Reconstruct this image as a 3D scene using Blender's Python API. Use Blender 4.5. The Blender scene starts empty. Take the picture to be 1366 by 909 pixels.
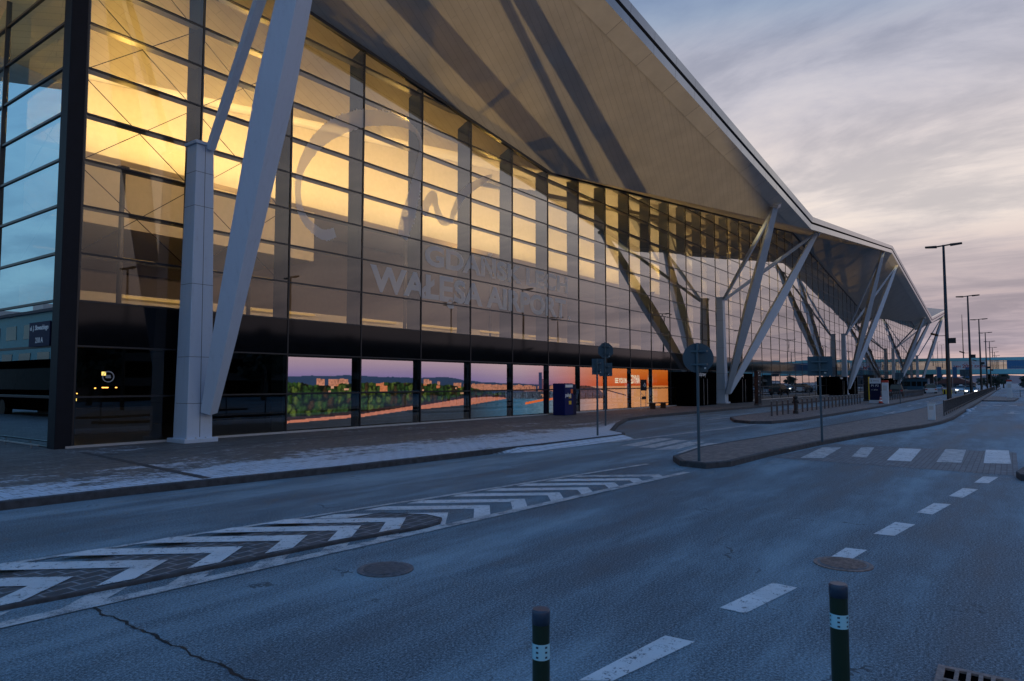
import bpy, bmesh, math, random
import numpy as np
from mathutils import Vector, Matrix, Euler
random.seed(7)
R = math.radians
SC = bpy.context.scene
COL = SC.collection

# ------------------------------------------------------------------ helpers
class MB:
    """collects vertices and faces of one mesh object"""
    def __init__(s): s.v = []; s.f = []
    def face(s, *pts):
        n = len(s.v); s.v += [tuple(p) for p in pts]; s.f.append(tuple(range(n, n + len(pts))))
    def hexa(s, p):   # 4 bottom, 4 top
        n = len(s.v); s.v += [tuple(q) for q in p]
        for f in ((3,2,1,0),(4,5,6,7),(0,1,5,4),(1,2,6,5),(2,3,7,6),(3,0,4,7)):
            s.f.append(tuple(n + i for i in f))
    def box(s, x0, x1, y0, y1, z0, z1):
        s.hexa([(x0,y0,z0),(x1,y0,z0),(x1,y1,z0),(x0,y1,z0),(x0,y0,z1),(x1,y0,z1),(x1,y1,z1),(x0,y1,z1)])
    def beam(s, pts, sizes, side=Vector((1,0,0))):
        pts = [Vector(p) for p in pts]; n0 = len(s.v)
        d = (pts[-1] - pts[0]).normalized()
        a = (side - d * side.dot(d)).normalized(); b = d.cross(a)
        for p, (w, h) in zip(pts, sizes):
            for i, j in ((-1,-1),(1,-1),(1,1),(-1,1)):
                s.v.append(tuple(p + a*i*w/2 + b*j*h/2))
        m = len(pts)
        for k in range(m - 1):
            for i in range(4):
                j = (i + 1) % 4
                s.f.append((n0+4*k+i, n0+4*k+j, n0+4*k+4+j, n0+4*k+4+i))
        s.f.append((n0+3, n0+2, n0+1, n0)); e = n0 + 4*(m-1); s.f.append((e, e+1, e+2, e+3))
    def tube(s, pts, rad, seg=10, cap=True):
        pts = [Vector(p) for p in pts]
        if not isinstance(rad, (list, tuple)): rad = [rad]*len(pts)
        n0 = len(s.v)
        for k, p in enumerate(pts):
            d = (pts[min(k+1, len(pts)-1)] - pts[max(k-1, 0)]).normalized()
            r = Vector((1,0,0)) if abs(d.x) < .9 else Vector((0,1,0))
            a = d.cross(r).normalized(); b = d.cross(a)
            for i in range(seg):
                t = 2*math.pi*i/seg
                s.v.append(tuple(p + (a*math.cos(t) + b*math.sin(t))*rad[k]))
        for k in range(len(pts)-1):
            for i in range(seg):
                j = (i+1) % seg
                s.f.append((n0+k*seg+i, n0+k*seg+j, n0+(k+1)*seg+j, n0+(k+1)*seg+i))
        if cap:
            s.f.append(tuple(n0+i for i in range(seg))[::-1]); e = n0+(len(pts)-1)*seg
            s.f.append(tuple(e+i for i in range(seg)))
    def prism(s, poly, z0, z1):
        n = len(s.v); m = len(poly)
        s.v += [(x,y,z0) for x,y in poly] + [(x,y,z1) for x,y in poly]
        s.f.append(tuple(n+i for i in range(m))[::-1]); s.f.append(tuple(n+m+i for i in range(m)))
        for i in range(m):
            j = (i+1) % m; s.f.append((n+i, n+j, n+m+j, n+m+i))
    def build(s, name, mat, parent=None, smooth=False, bevel=0, fix=True):
        me = bpy.data.meshes.new(name); me.from_pydata(s.v, [], s.f)
        if fix:
            bm = bmesh.new(); bm.from_mesh(me); bmesh.ops.remove_doubles(bm, verts=bm.verts, dist=1e-5)
            bmesh.ops.recalc_face_normals(bm, faces=bm.faces); bm.to_mesh(me); bm.free()
        me.materials.append(mat)
        if smooth:
            for p in me.polygons: p.use_smooth = True
        o = bpy.data.objects.new(name, me); COL.objects.link(o)
        if bevel:
            md = o.modifiers.new('bevel', 'BEVEL'); md.width = bevel; md.segments = 2; md.limit_method = 'ANGLE'
        if parent: adopt(o, parent)
        return o

LOC = {}
def adopt(o, parent):
    o.parent = parent
    o.matrix_parent_inverse = Matrix.Translation(-Vector(LOC.get(parent.name, (0,0,0))))
def thing(name, label, cat, loc=(0,0,0), group=None):
    o = bpy.data.objects.new(name, None); COL.objects.link(o); o.location = loc; LOC[o.name] = loc
    o['label'] = label; o['category'] = cat
    if group: o['group'] = group
    return o
def struct(o): o['kind'] = 'structure'; return o
def tag(o, label, cat, group=None):
    o['label'] = label; o['category'] = cat
    if group: o['group'] = group
    return o
def dup(root, loc, label=None, rz=None):
    r = root.copy(); COL.objects.link(r); r.location = loc
    if rz is not None: r.rotation_euler = (0,0,rz)
    if label: r['label'] = label
    for ch in list(root.children):
        c = ch.copy(); COL.objects.link(c); c.parent = r; c.matrix_parent_inverse = ch.matrix_parent_inverse.copy()
        for g in ch.children:
            d = g.copy(); COL.objects.link(d); d.parent = c; d.matrix_parent_inverse = g.matrix_parent_inverse.copy()
    return r
def offset_poly(poly, d):
    """move a counter-clockwise polygon inwards by d"""
    out = []; n = len(poly)
    for i in range(n):
        p0, p1, p2 = Vector(poly[i-1]), Vector(poly[i]), Vector(poly[(i+1) % n])
        a = (p1-p0).normalized(); b = (p2-p1).normalized()
        na = Vector((-a.y, a.x)); nb = Vector((-b.y, b.x)); m = (na+nb)
        k = max(.35, 1 + na.dot(nb)); q = p1 + m*(d/k)
        out.append((q.x, q.y))
    return out
def ccw(poly):
    a = sum(poly[i-1][0]*poly[i][1] - poly[i][0]*poly[i-1][1] for i in range(len(poly)))
    return poly if a > 0 else poly[::-1]
def text(body, name, size, mat, M, parent, width=None, height=None, bold=0, extrude=0.002, align='LEFT'):
    cu = bpy.data.curves.new(name, 'FONT'); cu.body = body; cu.size = size; cu.offset = bold; cu.extrude = extrude
    cu.align_x = align; cu.resolution_u = 4
    ob = bpy.data.objects.new(name, cu); COL.objects.link(ob)
    bpy.context.view_layer.update()
    me = bpy.data.meshes.new_from_object(ob.evaluated_get(bpy.context.evaluated_depsgraph_get()))
    bpy.data.objects.remove(ob)
    co = np.array([v.co[:] for v in me.vertices]); lo = co.min(0); hi = co.max(0)
    sx = width/(hi[0]-lo[0]) if width else 1; sy = height/(hi[1]-lo[1]) if height else sx
    for v in me.vertices:
        v.co.x = (v.co.x - (lo[0] if align == 'LEFT' else 0))*sx; v.co.y = (v.co.y - lo[1])*sy
    me.transform(M); me.materials.clear(); me.materials.append(mat)
    o = bpy.data.objects.new(name, me); COL.objects.link(o)
    if parent: adopt(o, parent)
    return o

# ------------------------------------------------------------------ materials
def new_mat(name):
    m = bpy.data.materials.new(name); m.use_nodes = True; nt = m.node_tree
    return m, nt, nt.nodes['Principled BSDF']
def N(nt, typ, **kw):
    n = nt.nodes.new(typ)
    for k, v in kw.items():
        if k in n.inputs.keys(): n.inputs[k].default_value = v
        else: setattr(n, k, v)
    return n
def noise(nt, scale, detail=4, rough=.6, coord=None, stretch=None):
    n = N(nt, 'ShaderNodeTexNoise'); n.inputs['Scale'].default_value = scale; n.inputs['Detail'].default_value = detail
    n.inputs['Roughness'].default_value = rough
    tc = N(nt, 'ShaderNodeTexCoord'); src = tc.outputs['Object']
    if stretch:
        mp = N(nt, 'ShaderNodeMapping'); mp.inputs['Scale'].default_value = stretch
        nt.links.new(src, mp.inputs['Vector']); src = mp.outputs['Vector']
    nt.links.new(src, n.inputs['Vector']); return n
def ramp(nt, src, stops):
    r = N(nt, 'ShaderNodeValToRGB'); el = r.color_ramp.elements
    while len(el) > 1: el.remove(el[0])
    el[0].position = stops[0][0]; el[0].color = (*stops[0][1], 1) if len(stops[0][1]) == 3 else stops[0][1]
    for p, c in stops[1:]:
        e = el.new(p); e.color = (*c, 1) if len(c) == 3 else c
    nt.links.new(src, r.inputs['Fac']); return r
def mixc(nt, fac, a, b, mode='MIX'):
    m = N(nt, 'ShaderNodeMix', data_type='RGBA', blend_type=mode)
    for s, val in (('Factor', fac), ('A', a), ('B', b)):
        sock = [i for i in m.inputs if i.name == s and i.type == ('VALUE' if s == 'Factor' else 'RGBA')][0]
        if hasattr(val, 'is_linked') or hasattr(val, 'links'): nt.links.new(val, sock)
        elif s == 'Factor': sock.default_value = val
        else: sock.default_value = (*val, 1)
    return [o for o in m.outputs if o.type == 'RGBA'][0]
def mth(nt, op, a, b=None, clamp=False):
    m = N(nt, 'ShaderNodeMath', operation=op, use_clamp=clamp)
    for i, val in enumerate((a, b)):
        if val is None: continue
        if hasattr(val, 'links'): nt.links.new(val, m.inputs[i])
        else: m.inputs[i].default_value = val
    return m.outputs[0]
def bump(nt, src, bs, strength=.3, dist=.01):
    b = N(nt, 'ShaderNodeBump'); b.inputs['Strength'].default_value = strength; b.inputs['Distance'].default_value = dist
    nt.links.new(src, b.inputs['Height']); nt.links.new(b.outputs['Normal'], bs.inputs['Normal'])
def paint(name, col, rough=.45, var=.12, metal=0, scale=3, spec=.5):
    m, nt, bs = new_mat(name)
    n = noise(nt, scale, 5); dark = tuple(c*(1-var) for c in col); lite = tuple(min(1, c*(1+var)) for c in col)
    r = ramp(nt, n.outputs['Fac'], [(.3, dark), (.7, lite)])
    nt.links.new(r.outputs['Color'], bs.inputs['Base Color'])
    bs.inputs['Roughness'].default_value = rough; bs.inputs['Metallic'].default_value = metal
    bs.inputs['Specular IOR Level'].default_value = spec
    return m
def emit(name, col, s=1):
    m, nt, bs = new_mat(name); bs.inputs['Base Color'].default_value = (*[c*.3 for c in col], 1)
    bs.inputs['Emission Color'].default_value = (*col, 1); bs.inputs['Emission Strength'].default_value = s
    return m
def smooth01(nt, src, a, b):
    m = N(nt, 'ShaderNodeMapRange', interpolation_type='SMOOTHSTEP'); nt.links.new(src, m.inputs['Value'])
    m.inputs['From Min'].default_value = a; m.inputs['From Max'].default_value = b
    return m.outputs['Result']

# asphalt: fine grain, tyre bands, patches of frost
def asphalt():
    m, nt, bs = new_mat('asphalt')
    g = noise(nt, 48, 4, .8); g2 = noise(nt, 95, 2, .6); big = noise(nt, .22, 5, .62, stretch=(.28, 2.4, 1)); mid = noise(nt, 1.1, 6, .7, stretch=(.4, 1.3, 1))
    base = ramp(nt, g.outputs['Fac'], [(.34, (.010,.018,.026)), (.48, (.070,.105,.130)), (.64, (.27,.36,.42))])
    sp = ramp(nt, g2.outputs['Fac'], [(.58, (0,0,0)), (.68, (1,1,1))])
    c1 = mixc(nt, mth(nt, 'MULTIPLY', sp.outputs['Color'], .5), base.outputs['Color'], (.46,.55,.60))
    fr = mth(nt, 'ADD', mth(nt, 'MULTIPLY', big.outputs['Fac'], .65), mth(nt, 'MULTIPLY', mid.outputs['Fac'], .35))
    f = smooth01(nt, fr, .45, .62)
    c2 = mixc(nt, mth(nt, 'MULTIPLY', f, mth(nt, 'ADD', .20, mth(nt, 'MULTIPLY', g.outputs['Fac'], .42))), c1, (.40,.53,.60))
    f2 = smooth01(nt, fr, .49, .36)
    c3 = mixc(nt, mth(nt, 'MULTIPLY', f2, .45), c2, (.028,.034,.044))
    # hairline cracks
    vo = N(nt, 'ShaderNodeTexVoronoi', feature='DISTANCE_TO_EDGE'); vo.inputs['Scale'].default_value = .22
    tc = N(nt, 'ShaderNodeTexCoord'); wn = noise(nt, 1.3, 4)
    av = N(nt, 'ShaderNodeVectorMath', operation='ADD'); sc = N(nt, 'ShaderNodeVectorMath', operation='SCALE'); sc.inputs['Scale'].default_value = 1.1
    nt.links.new(wn.outputs['Color'], sc.inputs[0]); nt.links.new(tc.outputs['Object'], av.inputs[0]); nt.links.new(sc.outputs[0], av.inputs[1])
    nt.links.new(av.outputs[0], vo.inputs['Vector'])
    cr = mth(nt, 'MULTIPLY', mth(nt, 'LESS_THAN', vo.outputs['Distance'], .0035), smooth01(nt, mid.outputs['Fac'], .52, .60))
    c4 = mixc(nt, mth(nt, 'MULTIPLY', cr, .7), c3, (.02,.02,.025))
    nt.links.new(c4, bs.inputs['Base Color'])
    rr = ramp(nt, fr, [(.38, (.52,)*3), (.6, (.78,)*3)]); nt.links.new(rr.outputs['Color'], bs.inputs['Roughness'])
    bs.inputs['Specular IOR Level'].default_value = .25
    bump(nt, g.outputs['Fac'], bs, .8, .014)
    return m
def paving(name, bw, bh, c1, c2, mortar, frost=0, y0=0, y1=1, rot=0, msize=.012):
    m, nt, bs = new_mat(name)
    tc = N(nt, 'ShaderNodeTexCoord'); mp = N(nt, 'ShaderNodeMapping'); mp.inputs['Rotation'].default_value = (0,0,rot)
    nt.links.new(tc.outputs['Object'], mp.inputs['Vector'])
    br = N(nt, 'ShaderNodeTexBrick'); nt.links.new(mp.outputs['Vector'], br.inputs['Vector'])
    br.inputs['Color1'].default_value = (*c1,1); br.inputs['Color2'].default_value = (*c2,1); br.inputs['Mortar'].default_value = (*mortar,1)
    br.inputs['Scale'].default_value = 1; br.inputs['Brick Width'].default_value = bw; br.inputs['Row Height'].default_value = bh
    br.inputs['Mortar Size'].default_value = msize; br.inputs['Mortar Smooth'].default_value = .4
    nz = noise(nt, 4.2, 7, .75); nz2 = noise(nt, .45, 5, .6, stretch=(.6,1.6,1)); fine = noise(nt, 40, 3)
    dirt = ramp(nt, nz.outputs['Fac'], [(.3, (.55,.55,.55)), (.7, (1.1,1.1,1.1))])
    col = mixc(nt, 1, br.outputs['Color'], dirt.outputs['Color'], 'MULTIPLY')
    if frost:
        sep = N(nt, 'ShaderNodeSeparateXYZ'); nt.links.new(tc.outputs['Object'], sep.inputs[0])
        near = smooth01(nt, sep.outputs['Y'], y1, y0)
        fm = mth(nt, 'ADD', mth(nt, 'MULTIPLY', nz.outputs['Fac'], .5), mth(nt, 'MULTIPLY', nz2.outputs['Fac'], .5))
        fm = mth(nt, 'ADD', fm, mth(nt, 'MULTIPLY', near, .22))
        f = smooth01(nt, fm, .56, .68)
        f = mth(nt, 'MULTIPLY', f, mth(nt, 'ADD', mth(nt, 'MULTIPLY', br.outputs['Fac'], -.75), 1.0))
        col = mixc(nt, mth(nt, 'MULTIPLY', f, frost), col, (.62,.70,.80))
    nt.links.new(col, bs.inputs['Base Color']); bs.inputs['Roughness'].default_value = .7
    bm = mth(nt, 'ADD', mth(nt, 'MULTIPLY', br.outputs['Fac'], -1), mth(nt, 'MULTIPLY', fine.outputs['Fac'], .3))
    bump(nt, bm, bs, .5, .012)
    return m
def road_paint():
    m, nt, bs = new_mat('road_paint')
    n = noise(nt, 9, 8, .78); n2 = noise(nt, 60, 3)
    w = mth(nt, 'ADD', mth(nt, 'MULTIPLY', n.outputs['Fac'], .7), mth(nt, 'MULTIPLY', n2.outputs['Fac'], .3))
    f = smooth01(nt, w, .40, .47)
    c = mixc(nt, f, (.10,.115,.135), (.66,.67,.68)); d = ramp(nt, noise(nt, 1.1, 5).outputs['Fac'], [(.3, (.72,)*3), (.7, (1,)*3)])
    nt.links.new(mixc(nt, 1, c, d.outputs['Color'], 'MULTIPLY'), bs.inputs['Base Color']); bs.inputs['Roughness'].default_value = .6
    bump(nt, n2.outputs['Fac'], bs, .3, .006)
    return m
def worn_paint():
    m, nt, bs = new_mat('worn_road_paint')
    n = noise(nt, 4, 7, .75); n2 = noise(nt, 70, 3)
    w = mth(nt, 'ADD', mth(nt, 'MULTIPLY', n.outputs['Fac'], .6), mth(nt, 'MULTIPLY', n2.outputs['Fac'], .4))
    f = smooth01(nt, w, .40, .55)
    nt.links.new(mixc(nt, f, (.12,.14,.16), (.50,.50,.50)), bs.inputs['Base Color']); bs.inputs['Roughness'].default_value = .65
    return m
def glass(name, r0, tint, rough=0.0, refl=(.93,.93,.93)):
    m, nt, bs = new_mat(name); nt.nodes.remove(bs)
    out = nt.nodes['Material Output']
    lw = N(nt, 'ShaderNodeLayerWeight'); lw.inputs['Blend'].default_value = .5
    p = mth(nt, 'POWER', lw.outputs['Facing'], 1.8)
    f = mth(nt, 'ADD', mth(nt, 'MULTIPLY', p, 1-r0), r0, True)
    t = N(nt, 'ShaderNodeBsdfTransparent'); t.inputs['Color'].default_value = (*tint,1)
    g = N(nt, 'ShaderNodeBsdfGlossy'); g.inputs['Roughness'].default_value = rough; g.inputs['Color'].default_value = (*refl,1)
    wn = noise(nt, .55, 2, .5)
    b = N(nt, 'ShaderNodeBump'); b.inputs['Strength'].default_value = .05; b.inputs['Distance'].default_value = .02
    nt.links.new(wn.outputs['Fac'], b.inputs['Height']); nt.links.new(b.outputs['Normal'], g.inputs['Normal'])
    mx = N(nt, 'ShaderNodeMixShader'); nt.links.new(f, mx.inputs[0]); nt.links.new(t.outputs[0], mx.inputs[1]); nt.links.new(g.outputs[0], mx.inputs[2])
    nt.links.new(mx.outputs[0], out.inputs['Surface'])
    return m
def frosted(name, col, alpha):
    m, nt, bs = new_mat(name); nt.nodes.remove(bs); out = nt.nodes['Material Output']
    d = N(nt, 'ShaderNodeBsdfDiffuse'); d.inputs['Color'].default_value = (*col,1)
    t = N(nt, 'ShaderNodeBsdfTranslucent'); t.inputs['Color'].default_value = (*[c*.8 for c in col],1)
    a = N(nt, 'ShaderNodeMixShader'); a.inputs[0].default_value = .25; nt.links.new(d.outputs[0], a.inputs[1]); nt.links.new(t.outputs[0], a.inputs[2])
    tr = N(nt, 'ShaderNodeBsdfTransparent'); mx = N(nt, 'ShaderNodeMixShader'); mx.inputs[0].default_value = alpha
    nt.links.new(tr.outputs[0], mx.inputs[1]); nt.links.new(a.outputs[0], mx.inputs[2]); nt.links.new(mx.outputs[0], out.inputs['Surface'])
    return m
def panelled(name, col, joint, pitch, ang, rough=.5, var=.1):
    """metal sheets laid side by side with thin open joints"""
    m, nt, bs = new_mat(name)
    tc = N(nt, 'ShaderNodeTexCoord'); mp = N(nt, 'ShaderNodeMapping'); mp.inputs['Rotation'].default_value = (0,0,ang)
    nt.links.new(tc.outputs['Object'], mp.inputs['Vector'])
    br = N(nt, 'ShaderNodeTexBrick'); nt.links.new(mp.outputs['Vector'], br.inputs['Vector'])
    c2 = tuple(c*(1-var) for c in col)
    br.inputs['Color1'].default_value = (*col,1); br.inputs['Color2'].default_value = (*c2,1); br.inputs['Mortar'].default_value = (*joint,1)
    br.inputs['Scale'].default_value = 1; br.inputs['Brick Width'].default_value = pitch*14; br.inputs['Row Height'].default_value = pitch
    br.inputs['Mortar Size'].default_value = .012; br.inputs['Mortar Smooth'].default_value = .2
    n = noise(nt, .6, 5, .6); d = ramp(nt, n.outputs['Fac'], [(.3, (.86,)*3), (.7, (1.05,)*3)])
    nt.links.new(mixc(nt, 1, br.outputs['Color'], d.outputs['Color'], 'MULTIPLY'), bs.inputs['Base Color'])
    bs.inputs['Roughness'].default_value = rough
    bump(nt, mth(nt, 'MULTIPLY', br.outputs['Fac'], -1), bs, .4, .01)
    return m

M = {}
M['asphalt'] = asphalt()
M['plaza'] = paving('plaza_paving', .42, .21, (.17,.165,.16), (.11,.11,.112), (.045,.045,.05), .8, 12.0, 17.5)
M['island'] = paving('island_paving', .22, .11, (.27,.215,.195), (.17,.14,.13), (.06,.055,.055), .22, -20.0, -10.0, R(8), .008)
M['cobble'] = paving('cobble_paving', .26, .17, (.085,.09,.10), (.055,.06,.068), (.24,.25,.27), 0, rot=R(-7), msize=.014)
M['brick_road'] = paving('brick_crossing', .22, .11, (.17,.19,.215), (.125,.14,.16), (.07,.08,.09), 0, msize=.008)
M['kerb'] = paint('kerb_concrete', (.040,.043,.050), .75, .5, scale=6); M['concrete'] = paint('concrete', (.20,.20,.205), .75, .3, scale=4)
M['paint'] = road_paint(); M['worn'] = worn_paint()
M['white_metal'] = paint('white_painted_steel', (.50,.60,.73), .42, .06, scale=1.2)
def streaked(name, col):
    m, nt, bs = new_mat(name); a_ = noise(nt, 2.2, 6, .65, stretch=(3,3,.25)); b_ = noise(nt, 9, 5, .7)
    k = mth(nt, 'ADD', mth(nt, 'MULTIPLY', a_.outputs['Fac'], .65), mth(nt, 'MULTIPLY', b_.outputs['Fac'], .35))
    r = ramp(nt, k, [(.33, tuple(c*.86 for c in col)), (.46, tuple(c*.97 for c in col)), (.7, col)])
    nt.links.new(r.outputs['Color'], bs.inputs['Base Color']); bs.inputs['Roughness'].default_value = .42; bs.inputs['Specular IOR Level'].default_value = .35
    return m
M['white_metal'] = streaked('white_steel', (.50,.60,.73))
M['grey_metal'] = paint('grey_painted_steel', (.45,.46,.47), .4, .08)
M['dark_metal'] = paint('dark_painted_steel', (.016,.019,.026), .35, .2)
M['fin'] = paint('blue_grey_fin', (.020,.040,.072), .75, .1, spec=.12)
M['pier'] = paint('dark_blue_pier', (.006,.009,.016), .55, .15, spec=.2)
M['black'] = paint('black_panel', (.006,.006,.008), .18, .2)
M['spandrel'] = paint('black_spandrel_glass', (.005,.006,.008), .06, .2, spec=.35)
M['matte_black'] = paint('matte_black_panel', (.0025,.0025,.003), .9, .2, spec=0)
M['lamp'] = paint('black_lamp_steel', (.008,.008,.010), .5, .2)
M['sign_back'] = paint('sign_back_grey', (.022,.060,.090), .5, .08, metal=.2)
M['post'] = paint('galvanised_post', (.055,.095,.125), .45, .1, metal=.4)
M['steel'] = paint('brushed_steel', (.42,.42,.43), .4, .1, metal=.7)
M['rail'] = paint('rail_steel', (.075,.07,.075), .45, .1, metal=.3)
M['soffit'] = panelled('soffit_boards', (.56,.52,.45), (.44,.41,.355), .28, R(-16), var=.03)
M['soffit_edge'] = panelled('eave_panels', (.62,.58,.50), (.1,.1,.1), 3.1, R(90), .45)
M['fascia'] = panelled('fascia_panels', (.24,.29,.36), (.03,.03,.04), 2.6, R(90), .16); M['fascia'].node_tree.nodes['Principled BSDF'].inputs['Metallic'].default_value = .95
M['roof'] = panelled('roof_sheets', (.06,.085,.12), (.025,.03,.04), 1.2, R(16), .35)
M['glass'] = glass('facade_glass', .065, (.68,.64,.50))
M['end_glass'] = glass('end_glass', .62, (.34,.32,.20), refl=(.72,.92,1.0))
M['bridge_glass'] = glass('bridge_glass', .10, (.72,.74,.68))
M['frost_text'] = frosted('frosted_film', (.95,.97,.98), .60)
M['cream'] = paint('cream_interior', (.72,.66,.55), .6, .05)
M['taupe'] = paint('taupe_interior', (.36,.31,.28), .6, .05)
M['inner_dark'] = paint('dark_interior', (.025,.024,.025), .5, .2)
M['inner_floor'] = paint('interior_floor', (.10,.09,.085), .3, .1)
M['cable'] = paint('steel_cable', (.03,.03,.035), .4, .1, metal=.5)
M['teal'] = paint('teal_panel', (.20,.56,.62), .45, .08)
M['white'] = paint('white_plastic', (.55,.60,.66), .4, .05)
M['red'] = paint('red_plastic', (.42,.03,.02), .4, .1)
M['navy'] = paint('navy_panel', (.006,.010,.045), .55, .1, spec=.15)
M['blue'] = paint('blue_vinyl', (.004,.012,.10), .55, .1, spec=.15)
M['yellow'] = paint('yellow_paint', (.75,.50,.02), .4, .1)
M['orange'] = paint('orange_vinyl', (.85,.16,.02), .5, .1)
M['letter'] = paint('white_vinyl', (.8,.8,.8), .5, .03)
M['green'] = paint('dark_green_plastic', (.008,.022,.010), .35, .15)
M['cap'] = paint('blue_grey_cap', (.025,.045,.08), .35, .1)
M['reflect'] = paint('reflective_band', (.34,.62,.72), .25, .1)
M['iron'] = paint('cast_iron', (.085,.10,.12), .55, .45, scale=25)
M['rust'] = paint('rusty_iron', (.22,.15,.13), .65, .5, scale=25)
M['tar'] = paint('tar_seam', (.008,.008,.010), .7, .3, scale=30)
M['snow'] = paint('old_snow', (.40,.43,.48), .8, .15, scale=9)
M['rubber'] = paint('black_rubber', (.012,.012,.012), .7, .1)
M['car_white'] = paint('white_car_paint', (.62,.66,.70), .25, .03)
M['car_silver'] = paint('silver_car_paint', (.30,.34,.38), .25, .03, metal=.4)
M['car_dark'] = paint('dark_car_paint', (.02,.025,.03), .25, .03)
M['car_glass'] = paint('car_window', (.012,.018,.022), .08, .1)
M['headlight'] = emit('headlight_lit', (1,.93,.75), 6)
M['warm_lamp'] = emit('warm_lamp_lit', (1,.45,.10), 6)
M['yellow_lamp'] = emit('yellow_lamp_lit', (1,.78,.25), 2.2)
M['warm_strip'] = emit('warm_strip_lit', (1,.66,.26), .4)
M['leaf'] = paint('evergreen_leaf', (.045,.06,.045), .7, .4, scale=1)
M['bark'] = paint('bark', (.05,.04,.035), .8, .3)
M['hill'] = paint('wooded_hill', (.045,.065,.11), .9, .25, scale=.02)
M['redroof'] = paint('red_tin_roof', (.10,.035,.03), .6, .15)
M['wall_far'] = paint('far_wall', (.045,.05,.065), .7, .15)
M['wall_pale'] = paint('pale_far_wall', (.18,.23,.27), .7, .1)
M['garage'] = paint('garage_concrete', (.09,.085,.085), .8, .2)

# ------------------------------------------------------------------ ground and roads
s = MB(); s.face((-700,-900,0),(2600,-900,0),(2600,1200,0),(-700,1200,0))
struct(s.build('ground', M['asphalt']))
def slab(name, poly, mat, h=.14, kw=.12):
    poly = ccw(poly); inner = offset_poly(poly, kw)
    k = MB(); n = len(poly)
    for i in range(n):
        j = (i+1) % n
        a, b, c, d = poly[i], poly[j], inner[j], inner[i]
        k.face((*a,-.05),(*b,-.05),(*b,h-.015),(*a,h-.015))
        a2 = tuple(Vector(a)*.88+Vector(d)*.12); b2 = tuple(Vector(b)*.88+Vector(c)*.12)
        k.face((*a,h-.015),(*b,h-.015),(*b2,h),(*a2,h)); k.face((*a2,h),(*b2,h),(*c,h),(*d,h))
        k.face((*d,h),(*c,h),(*c,-.05),(*d,-.05))
    ko = struct(k.build('kerb', M['kerb'], fix=False))
    p = MB(); p.face(*[(x,y,h-.004) for x,y in inner]); struct(p.build(name, mat, fix=False))
slab('plaza_pavement', [(-60,13.6),(-8,13.2),(2,12.93),(5.84,12.72),(10,12.1),(13.8,11.85),(17.6,11.55),(20.5,11.40),(22.5,11.32),(23.1,11.6),
      (24.0,12.6),(28.4,14.6),(32.6,16.2),(36,16.6),(60,16.0),(120,15.4),(300,15.2),(300,75),(-60,75)], M['plaza'])
s = MB(); s.face((16.2,11.80,.139),(16.6,11.15,.004),(22.3,10.85,.004),(22.4,11.42,.139)); s.face((16.2,11.80,.139),(15.2,11.74,.004),(16.6,11.15,.004))
struct(s.build('pavement_ramp', M['plaza'], fix=False))
slab('traffic_island', [(15.7,6.45),(15.55,5.75),(16.3,5.42),(19.0,5.31),(23.4,4.95),(27.5,4.42),(31.5,3.75),(35.0,3.10),(38.5,2.72),(44,2.48),(64,2.45),(88,2.4),(300,2.4),
      (300,4.5),(95,4.5),(66,5.0),(48.8,5.5),(33.3,6.35),(25,6.95),(19.5,7.35),(16.6,7.0)], M['island'])
slab('traffic_island', [(34.3,11.2),(33.6,10.2),(34.2,9.35),(37.5,8.8),(48.8,8.5),(63.7,8.35),(97,8.6),(220,9.2),(220,11.2),(97,11.6),(60,12.0),(47,12.2),(41.7,12.5),(37,12.3)], M['island'])
slab('traffic_island', [(17.45,-.12),(18.0,-.05),(20.6,-.4),(24,-1.4),(30,-3.2),(30,-9),(22,-9),(18.5,-2.6),(17.3,-.6)], M['island'])
slab('traffic_island', [(88,2.38),(88,.3),(89.5,-.45),(104,-.9),(106.5,-.5),(106.8,.2),(112,.6),(112,2.38)], M['island'], .12)
marking_later = [(8.02,20.1),(8.2,20.1),(7.47,12.7),(7.27,12.7)]
# raised cobbled nose inside the hatching
cob = [(-4,8.75),(-4,7.75),(2.3,7.22),(3.05,7.10),(4.15,6.97),(5.74,6.80),(7.0,6.53),(7.3,6.56),(7.55,6.75),(7.6,7.1),(7.3,7.75),(5,8.12),(2,8.5)]
slab('cobbled_island', cob, M['cobble'], .04, .035)
def up_edge(u): return 8.93 - (u-2.8)*.135 if u < 15.8 else 7.18
def lo_edge(u): return 6.72 - (u-2.1)*.072
def tip_line(u): return 7.72 - (u-3.08)*.137
def marking(name, polys, z, mat):
    b = MB()
    for p in polys: b.face(*[(x,y,z) for x,y in ccw(p)])
    return struct(b.build(name, mat, fix=False))
marking('drain_channel', [marking_later, [(8.2,18.9),(60,18.9),(60,18.78),(8.2,18.78)]], .1385, M['kerb'])
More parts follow.
